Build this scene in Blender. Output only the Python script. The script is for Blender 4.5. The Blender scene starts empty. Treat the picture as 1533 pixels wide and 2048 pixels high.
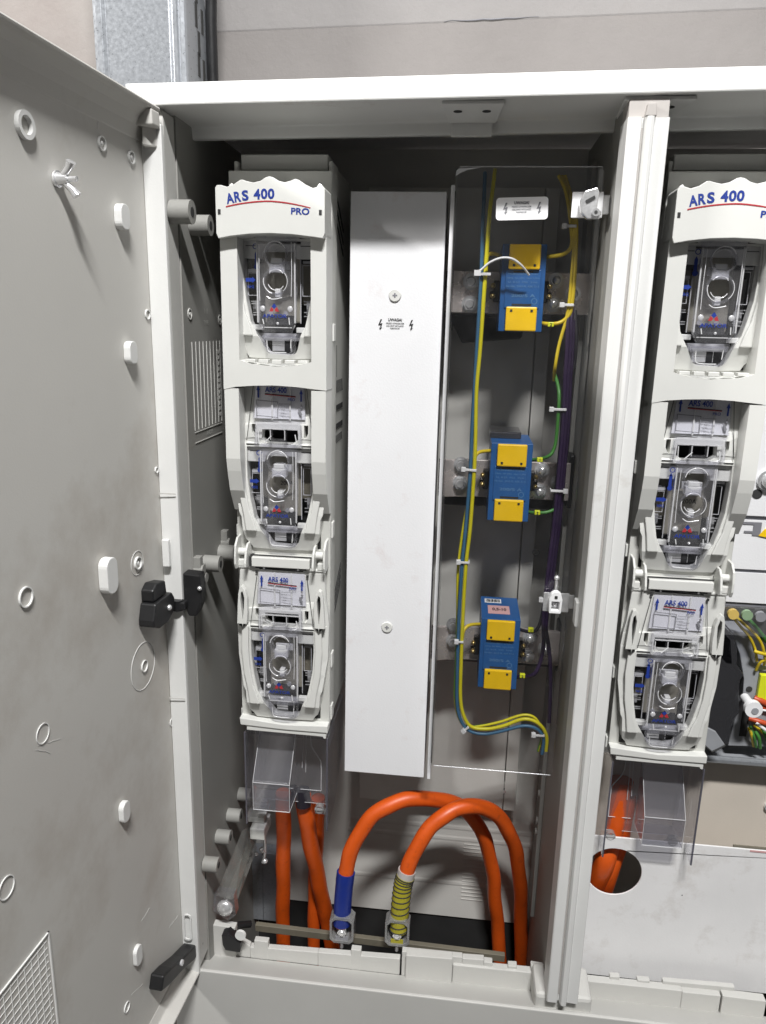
import bpy, bmesh, math, random
from mathutils import Vector, Matrix
random.seed(4)
S = bpy.context.scene
COL = S.collection
PI = math.pi
# ------------------------------------------------------------------ camera geometry
D = 0.64
F = 1500.0
def _d(u, v): return Vector((u-766, -(v-1024), -F))
_Z = -_d(629, 7040); _Z.normalize()
_Y = _d(942, 640); _Y = _Y - _Z*_Y.dot(_Z); _Y.normalize()
_X = _Y.cross(_Z)
R = Matrix((_X, _Y, _Z))          # camera axes -> world axes
def ray(u, v): return R @ _d(u, v)
def W(u, v, Y):                   # point of the vertical plane at depth Y
    r = ray(u, v); t = (Y+D)/r[1]
    return Vector((r[0]*t, Y, r[2]*t))
def WX(u, v, X):
    r = ray(u, v); t = X/r[0]
    return Vector((X, -D+r[1]*t, r[2]*t))
cam = bpy.data.cameras.new('camera'); co = bpy.data.objects.new('camera', cam); COL.objects.link(co)
co.matrix_world = Matrix.Translation((0, -D, 0)) @ R.to_4x4()
cam.sensor_fit = 'VERTICAL'; cam.sensor_height = 32.0; cam.lens = F/2048*32.0
cam.clip_start = 0.01; cam.clip_end = 50
S.camera = co

# ------------------------------------------------------------------ materials
def srgb(r, g, b):
    f = lambda c: (c/255/12.92) if c/255 <= .04045 else ((c/255+.055)/1.055)**2.4
    return (f(r), f(g), f(b), 1)
def nm(name):
    m = bpy.data.materials.new(name); m.use_nodes = True
    nt = m.node_tree; b = nt.nodes['Principled BSDF']
    return m, nt, b
def noise(nt, scale, detail=4, rough=.6, vec=None):
    n = nt.nodes.new('ShaderNodeTexNoise'); n.inputs['Scale'].default_value = scale
    n.inputs['Detail'].default_value = detail; n.inputs['Roughness'].default_value = rough
    if vec is None:
        tc = nt.nodes.new('ShaderNodeTexCoord'); vec = tc.outputs['Object']
    nt.links.new(vec, n.inputs['Vector'])
    return n
def ramp(nt, inp, stops):
    r = nt.nodes.new('ShaderNodeValToRGB')
    e = r.color_ramp.elements
    while len(e) < len(stops): e.new(.5)
    for i, (p, c) in enumerate(stops):
        e[i].position = p; e[i].color = c if len(c) == 4 else (*c, 1)
    nt.links.new(inp, r.inputs['Fac'])
    return r
def solid(name, col, rough=.5, metal=0, var=.06, vs=30, bump=.0, bs=400, dirt=None, dscale=9, dth=(.62, .78), coat=0, spec=None):
    m, nt, b = nm(name)
    c = (*col[:3], 1)
    n = noise(nt, vs)
    r = ramp(nt, n.outputs['Fac'], [(.3, tuple(x*(1-var) for x in c[:3])), (.7, tuple(min(1, x*(1+var)) for x in c[:3]))])
    out = r.outputs['Color']
    if dirt:
        n2 = noise(nt, dscale, 6, .7)
        f = ramp(nt, n2.outputs['Fac'], [(dth[0], (0, 0, 0)), (dth[1], (1, 1, 1))])
        mx = nt.nodes.new('ShaderNodeMix'); mx.data_type = 'RGBA'
        nt.links.new(f.outputs['Color'], mx.inputs['Factor'])
        nt.links.new(out, mx.inputs['A']); mx.inputs['B'].default_value = (*dirt[:3], 1)
        out = mx.outputs['Result']
    nt.links.new(out, b.inputs['Base Color'])
    rr = ramp(nt, n.outputs['Fac'], [(.3, (max(0, rough-.06),)*3), (.7, (min(1, rough+.06),)*3)])
    nt.links.new(rr.outputs['Color'], b.inputs['Roughness'])
    b.inputs['Metallic'].default_value = metal
    b.inputs['Coat Weight'].default_value = coat
    if spec is not None: b.inputs['Specular IOR Level'].default_value = spec
    if bump:
        n3 = noise(nt, bs, 2, .5)
        bp = nt.nodes.new('ShaderNodeBump'); bp.inputs['Strength'].default_value = bump; bp.inputs['Distance'].default_value = .0006
        nt.links.new(n3.outputs['Fac'], bp.inputs['Height']); nt.links.new(bp.outputs['Normal'], b.inputs['Normal'])
    return m
def clearm(name, tint=(.96, .96, .98), rough=.04, milk=0.0, milkcol=(.8, .8, .82), fres=1.5, smudge=0, boost=1.0):
    m = bpy.data.materials.new(name); m.use_nodes = True
    nt = m.node_tree; nt.nodes.clear()
    out = nt.nodes.new('ShaderNodeOutputMaterial')
    tr = nt.nodes.new('ShaderNodeBsdfTransparent'); tr.inputs['Color'].default_value = (*tint, 1)
    gl = nt.nodes.new('ShaderNodeBsdfGlossy'); gl.inputs['Roughness'].default_value = rough; gl.inputs['Color'].default_value = (1, 1, 1, 1)
    lw = nt.nodes.new('ShaderNodeLayerWeight'); lw.inputs['Blend'].default_value = .5
    pw = nt.nodes.new('ShaderNodeMath'); pw.operation = 'POWER'; pw.inputs[1].default_value = 4
    nt.links.new(lw.outputs['Facing'], pw.inputs[0])
    mu = nt.nodes.new('ShaderNodeMath'); mu.operation = 'MULTIPLY_ADD'; mu.inputs[1].default_value = .9; mu.inputs[2].default_value = .035*boost; mu.use_clamp = True
    nt.links.new(pw.outputs[0], mu.inputs[0])
    mx = nt.nodes.new('ShaderNodeMixShader')
    base = tr.outputs[0]
    if milk > 0 or smudge > 0:
        df = nt.nodes.new('ShaderNodeBsdfDiffuse'); df.inputs['Color'].default_value = (*milkcol, 1)
        m2 = nt.nodes.new('ShaderNodeMixShader'); m2.inputs[0].default_value = milk
        if smudge > 0:
            n = noise(nt, 14, 7, .75)
            r = ramp(nt, n.outputs['Fac'], [(.42, (milk,)*3), (.8, (milk+smudge,)*3)])
            nt.links.new(r.outputs['Color'], m2.inputs[0])
        nt.links.new(tr.outputs[0], m2.inputs[1]); nt.links.new(df.outputs[0], m2.inputs[2])
        base = m2.outputs[0]
    nt.links.new(mu.outputs[0], mx.inputs[0]); nt.links.new(base, mx.inputs[1]); nt.links.new(gl.outputs[0], mx.inputs[2])
    nt.links.new(mx.outputs[0], out.inputs[0])
    return m
M = {}
M['cab'] = solid('grey_polyester', srgb(196, 195, 191), .55, var=.03, vs=12, bump=.18, bs=700, dirt=srgb(160, 150, 138), dscale=7, dth=(.66, .9))
M['door'] = solid('door_polyester', srgb(200, 198, 193), .48, var=.04, vs=3.5, bump=.10, bs=650, dirt=srgb(160, 150, 138), dscale=5, dth=(.52, .9))
M['frame'] = solid('frame_polyester', srgb(222, 222, 220), .42, var=.03, vs=14, bump=.15, bs=600, dirt=srgb(182, 174, 164), dscale=12, dth=(.64, .85))
M['backw'] = solid('cabinet_back_lit', srgb(206, 204, 199), .55, var=.04, vs=10, bump=.2, bs=500, dirt=srgb(176, 170, 160), dscale=8, dth=(.58, .9))  # lit copy of the cabinet plastic, coloured lighter
M['wallin'] = solid('cabinet_wall_shaded', srgb(146, 145, 141), .6, var=.05, vs=10, bump=.2, bs=500, dirt=srgb(140, 130, 118), dscale=8, dth=(.58, .9))  # shaded copy of the same plastic, coloured darker
M['sw'] = solid('switch_plastic', srgb(216, 216, 212), .36, var=.02, vs=25, bump=.1, bs=900)
M['swbody'] = solid('switch_body_plastic', srgb(198, 198, 193), .45, var=.03, vs=25, bump=.1, bs=900)
M['white'] = solid('white_paint', srgb(232, 232, 234), .42, var=.02, vs=9, bump=.22, bs=520, dirt=srgb(212, 200, 198), dscale=14, dth=(.56, .8))
M['whitelow'] = solid('white_worn_paint', srgb(234, 233, 233), .36, var=.04, vs=12, bump=.18, bs=420, dirt=srgb(188, 180, 172), dscale=14, dth=(.52, .85))
M['beige'] = solid('beige_board', srgb(205, 196, 184), .55, var=.03, vs=20, bump=.15, bs=500, dirt=srgb(175, 150, 125), dscale=9, dth=(.66, .85))
M['black'] = solid('black_plastic', (.012, .012, .013), .42, var=.2, bump=.2, bs=500)
M['dark'] = solid('dark_cavity', (.02, .02, .02), .7)
M['line'] = solid('groove_shadow_gap', (.03, .03, .03), .8)
M['steel'] = solid('zinc_steel', (.86, .86, .87), .22, .7, var=.15, vs=120, bump=.15, bs=300)
M['galv'] = solid('galvanised_sheet', (.42, .44, .47), .32, .6, var=.07, vs=260, bump=.1, bs=250)
M['bar'] = solid('tinned_bar', (.68, .62, .60), .26, .65, var=.2, vs=60, dirt=(.36, .26, .22), dscale=30, dth=(.55, .85))
M['brass'] = solid('brass', (.65, .5, .22), .35, 1)
M['copper'] = solid('copper', (.75, .38, .22), .4, 1)
M['blueplate'] = solid('blue_plastic', (.018, .10, .30), .42, var=.1, bump=.1, bs=800)
M['yellowcap'] = solid('yellow_plastic', (.90, .56, .008), .4, var=.05, bump=.1, bs=800)
M['orange'] = solid('orange_sheath', (.62, .088, .007), .42, var=.10, vs=28, dirt=(.34, .05, .012), dscale=110, dth=(.56, .85), bump=.15, bs=200)
M['navy'] = solid('blue_shrink', (.008, .025, .20), .38, var=.1)
M['ysl'] = solid('yellow_sleeve', (.36, .32, .02), .5, var=.15, vs=80)
M['inkblue'] = solid('blue_ink', (.014, .04, .27), .5, var=.02)
M['inknavy'] = solid('navy_ink', (.01, .02, .16), .5, var=.02)
M['inkred'] = solid('red_ink', (.42, .03, .04), .5, var=.02)
M['inkblack'] = solid('black_ink', (.02, .02, .02), .6, var=.02)
M['inkgrey'] = solid('grey_ink', (.2, .2, .22), .6, var=.02)
M['inklight'] = solid('pale_blue_print', (.10, .24, .45), .6, var=.02)
M['label'] = solid('label_white', (.85, .85, .86), .4, var=.01)
M['pink'] = solid('pink_label', (.65, .38, .38), .6, var=.03)
M['linkbody'] = solid('fuse_body_grey', (.34, .32, .26), .5, var=.12)
M['ceramic'] = solid('fuse_ceramic', (.16, .145, .11), .55, var=.15)
M['wblue'] = solid('wire_blue', (.035, .12, .22), .45)
M['wyel'] = solid('wire_yellow', (.62, .46, .02), .42)
M['wgrn'] = solid('wire_green', (.05, .19, .035), .42)
M['wpur'] = solid('wire_purple', (.022, .008, .042), .5)
M['wblk'] = solid('wire_black', (.015, .013, .02), .42)
M['wred'] = solid('wire_red_orange', (.5, .07, .02), .42)
M['tie'] = solid('tie_white', (.72, .72, .73), .4)
M['capyel'] = solid('cap_yellow', (.62, .44, .12), .5)
M['capgrn'] = solid('cap_green', (.25, .36, .22), .5)
M['capgry'] = solid('cap_grey', (.26, .26, .28), .5)
M['lime'] = solid('terminal_yellow', (.66, .70, .02), .4)
M['greyt'] = solid('terminal_grey', (.30, .31, .33), .45)
M['brown'] = solid('brown_bracket', srgb(178, 173, 169), .6)
M['clear'] = clearm('clear_pane', (.97, .97, .98), .03, fres=1.45)
M['tab'] = clearm('clear_moulding', (.95, .95, .97), .05, milk=.035, milkcol=(.8, .8, .82), fres=1.6, boost=1.6)
M['milky'] = clearm('milky_plastic', (.85, .85, .88), .14, milk=.5, milkcol=(.85, .85, .86), fres=1.6, boost=2)
M['glint'] = clearm('painted_moulding_glint', (.95, .95, .97), .15, milk=.75, milkcol=(.93, .93, .94), boost=3)  # whitish colour for painted highlights on clear mouldings
M['shroud'] = clearm('smoky_clear_shroud', (.90, .90, .92), .06, milk=.06, milkcol=(.6, .6, .64), fres=1.5, boost=1.6)
M['shroudedge'] = clearm('shroud_edge', (.25, .25, .30), .12, milk=.25, milkcol=(.35, .34, .4), fres=1.5)
M['acrylic'] = clearm('acrylic_sheet', (.95, .95, .95), .04, milk=.0, milkcol=(.5, .5, .52), fres=1.5, smudge=.022, boost=1.2)
M['strut'] = clearm('dusty_clear_strut', (.90, .90, .88), .08, milk=.10, milkcol=(.5, .5, .48), boost=1.6)
M['guard'] = clearm('dusty_clear_guard', (.70, .70, .70), .15, milk=.35, milkcol=(.5, .5, .5), boost=1.6)
M['smokeside'] = solid('smoked_side', (.045, .046, .05), .3, var=.3, vs=18)
M['smoke'] = clearm('smoked_terminal_cover', (.30, .30, .32), .15, milk=.25, milkcol=(.12, .12, .13), fres=1.5)
# yellow / green striped earth wire
m, nt, b = nm('wire_yellow_green'); at = nt.nodes.new('ShaderNodeAttribute'); at.attribute_name = 'side'
r_ = ramp(nt, at.outputs['Fac'], [(.0, (.62, .55, .01)), (.80, (.62, .55, .01)), (.88, (.10, .26, .03))]); r_.color_ramp.interpolation = 'LINEAR'
nt.links.new(r_.outputs['Color'], b.inputs['Base Color']); b.inputs['Roughness'].default_value = .42
M['wyg'] = m
# plaster
def plaster(name, a, bcol, patch):
    m, nt, b = nm(name)
    n = noise(nt, 5, 8, .7); r = ramp(nt, n.outputs['Fac'], [(.3, a), (.65, bcol), (.85, patch)])
    n2 = noise(nt, 60, 8, .7)
    nt.links.new(r.outputs['Color'], b.inputs['Base Color']); b.inputs['Roughness'].default_value = .9
    bp = nt.nodes.new('ShaderNodeBump'); bp.inputs['Distance'].default_value = .003; bp.inputs['Strength'].default_value = .35
    nt.links.new(n2.outputs['Fac'], bp.inputs['Height']); nt.links.new(bp.outputs['Normal'], b.inputs['Normal'])
    return m
M['plaster'] = plaster('painted_plaster', srgb(124, 120, 118)[:3], srgb(133, 129, 127)[:3], srgb(140, 132, 127)[:3])
M['floorm'] = plaster('concrete_floor', (.09, .085, .08), (.12, .115, .11), (.07, .065, .06))
M['rough'] = plaster('rough_plaster', srgb(158, 153, 149)[:3], srgb(146, 138, 134)[:3], srgb(104, 90, 84)[:3])
M['plaster2'] = plaster('soffit_paint', srgb(134, 131, 130)[:3], srgb(142, 139, 138)[:3], srgb(134, 129, 126)[:3])

# ------------------------------------------------------------------ mesh builder
def base(o):
    while o.parent: o = o.parent
    return Vector(o.location)
SPLIT = {'snap_tab', 'wall_clip', 'rim_joint', 'scratch', 'hinge_ear', 'side_rail', 'grip_ear', 'ear_recess', 'vent_slot', 'side_clip', 'contact_clip', 'clear_box', 'shroud_foot', 'shroud_edge', 'shroud_rib',
         'handle_rib', 'hinge_pin', 'slot', 'wall_slot', 'tab_rib', 'latch_edge', 'plate_rib', 'inner_frame', 'inner_gap', 'spindle', 'screw_hole', 'joint_gap', 'hinge_gap', 'foot_strip', 'grip_hole', 'top_housing',
         'bolt', 'brass_screw', 'insulator', 'cover_slot', 'wire_entry', 'cap', 'frame_lug', 'bottom_lip', 'mounting_panel', 'pull_tab', 'panel_joint', 'back_ridge', 'label_mark', 'sealing_screw', 'terminal_slot'}
class MB:
    def __init__(s): s.v = []; s.f = []; s.mi = []; s.sm = []; s.side = {}; s.cur = 0; s.mats = []
    def mat(s, k):
        if k not in s.mats: s.mats.append(k)
        s.cur = s.mats.index(k); return s
    def add(s, vs, fs, smooth=False):
        o = len(s.v); s.v += [Vector(p) for p in vs]
        for f in fs: s.f.append([i+o for i in f]); s.mi.append(s.cur); s.sm.append(smooth)
        return o
    def box(s, x0, x1, y0, y1, z0, z1, rot=None, c=None):
        vs = [Vector((x, y, z)) for x in (x0, x1) for y in (y0, y1) for z in (z0, z1)]
        if rot:
            c = Vector(c) if c is not None else Vector(((x0+x1)/2, (y0+y1)/2, (z0+z1)/2))
            vs = [c+rot@(p-c) for p in vs]
        s.add(vs, [(0, 1, 3, 2), (4, 6, 7, 5), (0, 4, 5, 1), (2, 3, 7, 6), (0, 2, 6, 4), (1, 5, 7, 3)]); return s
    def prism(s, pts, off):
        off = Vector(off); n = len(pts); a = [Vector(p) for p in pts]
        s.add(a+[p+off for p in a], [list(range(n))[::-1], list(range(n, 2*n))]+[(i, (i+1) % n, n+(i+1) % n, n+i) for i in range(n)]); return s
    def quadbox(s, P4, off): return s.prism(P4, off)
    def frame(s, ax):
        ax = Vector(ax).normalized(); u = ax.cross(Vector((0, 0, 1)))
        if u.length < .01: u = ax.cross(Vector((0, 1, 0)))
        u.normalize(); return ax, u, ax.cross(u)
    def cyl(s, c, ax, r, h, n=20, r2=None, cap=True, ph=0):
        r2 = r if r2 is None else r2
        a, u, w = s.frame(ax); c = Vector(c)
        vs = []
        for rr, hh in ((r, 0), (r2, h)):
            for i in range(n):
                t = 2*PI*i/n+ph; vs.append(c+a*hh+(u*math.cos(t)+w*math.sin(t))*rr)
        s.add(vs, [(i, (i+1) % n, n+(i+1) % n, n+i) for i in range(n)], n > 8)
        if cap:
            s.add(vs[:n], [list(range(n))[::-1]]); s.add(vs[n:], [list(range(n))])
        return s
    def ring(s, c, ax, ro, ri, h, n=28):
        a, u, w = s.frame(ax); c = Vector(c); vs = []
        for rr, hh in ((ro, 0), (ro, h), (ri, h), (ri, 0)):
            for i in range(n):
                t = 2*PI*i/n; vs.append(c+a*hh+(u*math.cos(t)+w*math.sin(t))*rr)
        fs = []
        for k in range(4):
            for i in range(n): fs.append((k*n+i, k*n+(i+1) % n, ((k+1) % 4)*n+(i+1) % n, ((k+1) % 4)*n+i))
        s.add(vs, fs); return s
    def sphere(s, c, r, sx=1, sy=1, sz=1, n=12, m_=8):
        c = Vector(c); vs = [c+Vector((0, 0, r*sz))]
        for j in range(1, m_):
            t = PI*j/m_
            for i in range(n):
                p = 2*PI*i/n; vs.append(c+Vector((r*sx*math.sin(t)*math.cos(p), r*sy*math.sin(t)*math.sin(p), r*sz*math.cos(t))))
        vs.append(c-Vector((0, 0, r*sz))); L = len(vs)-1
        fs = [(0, 1+i, 1+(i+1) % n) for i in range(n)]
        for j in range(m_-2):
            for i in range(n): fs.append((1+j*n+i, 1+(j+1)*n+i, 1+(j+1)*n+(i+1) % n, 1+j*n+(i+1) % n))
        fs += [(L, 1+(m_-2)*n+(i+1) % n, 1+(m_-2)*n+i) for i in range(n)]
        s.add(vs, fs, True); return s
    def tube(s, path, r, n=12, caps=True, twist=0, ph0=0):
        P = [Vector(p) for p in path]; vs = []; sides = []
        t0 = (P[1]-P[0]).normalized(); u = t0.cross(Vector((0, 1, 0)))
        if u.length < .05: u = t0.cross(Vector((1, 0, 0)))
        u.normalize()
        for k, p in enumerate(P):
            t = (P[min(k+1, len(P)-1)]-P[max(k-1, 0)]).normalized()
            u = (u-t*u.dot(t)).normalized(); w = t.cross(u)
            rr = r[k] if isinstance(r, (list, tuple)) else r
            for i in range(n):
                a = 2*PI*i/n; vs.append(p+(u*math.cos(a)+w*math.sin(a))*rr)
                sides.append(.5+.5*math.cos(a+ph0+twist*k))
        fs = []
        for k in range(len(P)-1):
            for i in range(n): fs.append((k*n+i, k*n+(i+1) % n, (k+1)*n+(i+1) % n, (k+1)*n+i))
        o = s.add(vs, fs, True)
        for i, x in enumerate(sides): s.side[o+i] = x
        if caps:
            s.add(vs[:n], [list(range(n))[::-1]]); s.add(vs[-n:], [list(range(n))])
        return s
    def _mesh(s, me, mp, smooth=False):
        s.add([mp(Vector(v.co)) for v in me.vertices], [list(p.vertices) for p in me.polygons], smooth)
    def plate(s, loops, y0, y1, mp=None):          # loops of (x, z), extruded along Y
        cu = bpy.data.curves.new('tmp', 'CURVE'); cu.dimensions = '2D'; cu.fill_mode = 'BOTH'; cu.extrude = (y1-y0)/2
        for lp in loops:
            sp = cu.splines.new('POLY'); sp.points.add(len(lp)-1)
            for i, (x, z) in enumerate(lp): sp.points[i].co = (x, z, 0, 1)
            sp.use_cyclic_u = True
        ob = bpy.data.objects.new('tmp', cu); COL.objects.link(ob)
        me = bpy.data.meshes.new_from_object(ob)
        bm = bmesh.new(); bm.from_mesh(me); bmesh.ops.remove_doubles(bm, verts=bm.verts, dist=1e-6); bm.to_mesh(me); bm.free()
        yc = (y0+y1)/2
        f = (lambda p: Vector((p.x, yc-p.z, p.y)))
        s._mesh(me, (lambda p: mp(f(p))) if mp else f)
        bpy.data.objects.remove(ob); bpy.data.curves.remove(cu); bpy.data.meshes.remove(me); return s
    def text(s, t, x, y, z, w=None, h=None, depth=.0002, rot=0, shear=0, bold=0, mp=None, align='CENTER', spacing=1):
        cu = bpy.data.curves.new('tmpt', 'FONT'); cu.body = t; cu.extrude = 0; cu.align_x = 'CENTER'; cu.align_y = 'CENTER'
        cu.size = 1; cu.shear = shear; cu.offset = bold; cu.resolution_u = 3; cu.space_character = spacing
        ob = bpy.data.objects.new('tmpt', cu); COL.objects.link(ob)
        me = bpy.data.meshes.new_from_object(ob)
        xs = [v.co.x for v in me.vertices]; ys = [v.co.y for v in me.vertices]
        cx, cy = (min(xs)+max(xs))/2, (min(ys)+max(ys))/2
        W0, H0 = max(xs)-min(xs), max(ys)-min(ys)
        sx = (w/W0) if w else h/H0; sy = (h/H0) if h else sx
        c, sn = math.cos(rot), math.sin(rot)
        def f(p):
            a, b_ = (p.x-cx)*sx, (p.y-cy)*sy
            q = Vector((x+a*c-b_*sn, y, z+a*sn+b_*c))
            return mp(q) if mp else q
        s._mesh(me, f)
        bpy.data.objects.remove(ob); bpy.data.curves.remove(cu); bpy.data.meshes.remove(me); return s
    def pieces(s, tol=.0002):
        par = list(range(len(s.v)))
        def fd(i):
            while par[i] != i: par[i] = par[par[i]]; i = par[i]
            return i
        for f in s.f:
            for j in f[1:]: par[fd(j)] = fd(f[0])
        comp = {}
        for i in range(len(s.v)): comp.setdefault(fd(i), []).append(i)
        G = []
        for vs in comp.values():
            lo = [min(s.v[i][k] for i in vs)-tol for k in range(3)]; hi = [max(s.v[i][k] for i in vs)+tol for k in range(3)]
            G.append([lo, hi, set(vs)])
        ch = True
        while ch:
            ch = False
            for a in range(len(G)):
                for b_ in range(a+1, len(G)):
                    if all(G[a][0][k] <= G[b_][1][k] and G[b_][0][k] <= G[a][1][k] for k in range(3)):
                        G[a] = [[min(x, y) for x, y in zip(G[a][0], G[b_][0])], [max(x, y) for x, y in zip(G[a][1], G[b_][1])], G[a][2] | G[b_][2]]
                        del G[b_]; ch = True; break
                if ch: break
        out = []
        for g in G:
            n_ = MB(); n_.mats = list(s.mats); ids = sorted(g[2]); mp = {i: k for k, i in enumerate(ids)}
            n_.v = [s.v[i] for i in ids]; n_.side = {mp[i]: x for i, x in s.side.items() if i in mp}
            for f, m_, sm in zip(s.f, s.mi, s.sm):
                if f[0] in mp: n_.f.append([mp[i] for i in f]); n_.mi.append(m_); n_.sm.append(sm)
            out.append(n_)
        return out
    def build(s, name, parent=None, bevel=0, seg=2, bang=35, norm=True, whole=False):
        if not whole and name in SPLIT:
            ps = s.pieces()
            if len(ps) > 1:
                os_ = [p.build(name, parent, bevel, seg, bang, norm, True) for p in ps]
                return os_[0]
        b0 = base(parent) if parent else Vector((0, 0, 0))
        me = bpy.data.meshes.new(name)
        me.from_pydata([tuple(p-b0) for p in s.v], [], s.f); 
        for k in s.mats: me.materials.append(M[k])
        for i, p in enumerate(me.polygons): p.material_index = s.mi[i]; p.use_smooth = s.sm[i]
        if s.side:
            at = me.attributes.new('side', 'FLOAT', 'POINT')
            for i, x in s.side.items(): at.data[i].value = x
        if norm:
            bm = bmesh.new(); bm.from_mesh(me); bmesh.ops.recalc_face_normals(bm, faces=bm.faces); bm.to_mesh(me); bm.free()
        me.validate()
        o = bpy.data.objects.new(name, me); COL.objects.link(o)
        if parent: o.parent = parent
        if bevel:
            md = o.modifiers.new('bevel', 'BEVEL'); md.width = bevel; md.segments = seg; md.limit_method = 'ANGLE'; md.angle_limit = math.radians(bang); md.harden_normals = False
        return o
def mb(mat): return MB().mat(mat)
def tag(o, label, cat=None, group=None, kind=None):
    if label: o['label'] = label
    if cat: o['category'] = cat
    if group: o['group'] = group
    if kind: o['kind'] = kind
    return o
def thing(name, loc, label, cat, group=None):
    o = bpy.data.objects.new(name, None); COL.objects.link(o); o.location = loc; o.empty_display_size = .02
    return tag(o, label, cat, group)
def copy_tree(o, parent=None, dx=None, label=None):
    c = o.copy(); COL.objects.link(c)
    if parent: c.parent = parent
    if dx is not None: c.location = Vector(o.location)+Vector(dx)
    if label: c['label'] = label
    for ch in list(o.children): copy_tree(ch, c)
    return c
def spl(pts, k=8):
    P = [Vector(p) for p in pts]; out = []
    for i in range(len(P)-1):
        p0 = P[max(i-1, 0)]; p1 = P[i]; p2 = P[i+1]; p3 = P[min(i+2, len(P)-1)]
        for j in range(k):
            t = j/k
            out.append(.5*((2*p1)+(-p0+p2)*t+(2*p0-5*p1+4*p2-p3)*t*t+(-p0+3*p1-3*p2+p3)*t**3))
    out.append(P[-1]); return out
def pxl(pts, Y, k=6):
    """smooth path through picture points lying at depth Y (or (u, v, Y) triples)"""
    return spl([W(p[0], p[1], p[2] if len(p) > 2 else Y) for p in pts], k)
def circ(cx, cz, rx, rz=None, n=24): 
    rz = rx if rz is None else rz
    return [(cx+rx*math.cos(2*PI*i/n), cz+rz*math.sin(2*PI*i/n)) for i in range(n)]
def rect(x0, x1, z0, z1): return [(x0, z0), (x1, z0), (x1, z1), (x0, z1)]
def rrect(x0, x1, z0, z1, r, n=5):
    o = []
    for cx, cz, a in ((x1-r, z1-r, 0), (x0+r, z1-r, 90), (x0+r, z0+r, 180), (x1-r, z0+r, 270)):
        for i in range(n+1):
            t = math.radians(a+90*i/n); o.append((cx+r*math.cos(t), cz+r*math.sin(t)))
    return o
# ================================================================== SETTING
# back wall of the room: two plaster faces, the upper one set forward by a step, and a rough patch on the left
def struct(o): o['kind'] = 'structure'; return o
YW = 0.262
zs = W(900, 38, YW).z
XV = W(428, 100, YW).x
b = mb('plaster'); b.box(XV, 1.2, YW, YW+.1, -1.3, zs+.01); struct(b.build('wall'))
b = mb('plaster2'); za = W(440, 66, YW-.0007).z; zb = W(1533, 20, YW-.0007).z
b.prism([(XV-.004, YW-.0007, za), (1.2, YW-.0007, zb+.02), (1.2, YW-.0007, 1.4), (XV-.004, YW-.0007, 1.4)], (0, .11, 0))
struct(b.build('upper_wall', bevel=.002))
b = mb('rough')
random.seed(3)
# rough broken plaster: displaced grid
nx, nz = 40, 50; vs = []
for j in range(nz+1):
    for i in range(nx+1):
        x = -1.2+i*(1.2+XV-.006)/nx; z = -1.3+j*2.7/nz
        vs.append((x, YW-.004+.007*math.sin(x*23+2*math.sin(z*17))*math.sin(z*19+x*7)+random.uniform(-.002, .002), z))
b.add(vs, [(j*(nx+1)+i, j*(nx+1)+i+1, (j+1)*(nx+1)+i+1, (j+1)*(nx+1)+i) for j in range(nz) for i in range(nx)], True)
struct(b.build('rough_wall'))
b = mb('inkgrey')                                   # hairline crack in the paint
p0, p1 = W(888, 42, YW-.0009), W(1078, 34, YW-.0009)
pts = [p0.lerp(p1, t/12)+Vector((0, 0, random.uniform(-.0006, .0006))) for t in range(13)]
b.tube(pts, [.0002+.0006*math.sin(PI*t/12)**2 for t in range(13)], 6); struct(b.build('wall_crack'))
b = mb('floorm'); b.box(-2.5, 2.5, -3, YW+.1, -1.75, -1.7); struct(b.build('floor'))

# galvanised cable tray on the wall
tr = thing('cable_tray', (-.33, .17, .19), 'galvanised sheet-steel cable tray rising behind the cabinet at top left', 'cable tray')
YT = .15
xl, xr = W(190, 100, YT).x, W(372, 100, YT).x
b = mb('galv')
prof = [(xl, YT), (xl+.004, YT-.002), (xl+.009, YT-.002), (xl+.013, YT+.001), (xr-.016, YT+.001), (xr-.012, YT-.002), (xr-.008, YT-.002), (xr-.006, YT), (xr-.004, YT-.002), (xr, YT-.001), (xr+.001, YT+.002), (xr+.001, YT+.09), (xr-.001, YT+.09), (xr-.001, YT+.004), (xl+.002, YT+.004), (xl+.002, YT+.09), (xl, YT+.09)]
b.prism([(x, y, .10) for x, y in prof], (0, 0, .7)); b.build('channel', tr, bevel=.0006)
b = mb('line')
for k, (u, v) in enumerate([(392, 30), (404, 45), (398, 130), (408, 145), (398, 88), (392, -20)]):
    p = WX(u, v, xr+.0012)
    b.box(xr+.0005, xr+.0016, p.y-.003, p.y+.003, p.z-.011, p.z+.011)
b.build('slot', tr)
b = mb('black'); p = WX(408, 20, xr+.004)
b.tube([(xr+.006, YT+.06, .12), (xr+.008, YT+.055, .2), (xr+.006, YT+.06, .3), (xr+.012, YT+.05, .36), (xr+.004, YT+.05, .6)], .006, 10)
tag(b.build('cable'), 'black cable running down beside the galvanised tray', 'cable')

# ================================================================== CABINET
cab = thing('electrical_cabinet', (-.0, .10, -.95), 'large light-grey polyester electrical cabinet standing open with two compartments', 'electrical cabinet')
XL, XR = -.2855, .62
def zsl(x): return (x+.2855)*.0143
# top frame
b = mb('frame')
sec = [(0, .1672), (0, .1838), (.25, .1838), (.25, .179), (.078, .179), (.078, .1575), (.071, .1575), (.069, .1672)]
for (xa, xb) in ((XL, XR),):
    b.prism([(xa, y, z+zsl(xa)) for y, z in sec], (xb-xa, 0, zsl(xb)-zsl(xa)))
b.build('top_frame', cab, bevel=.0012)
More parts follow.
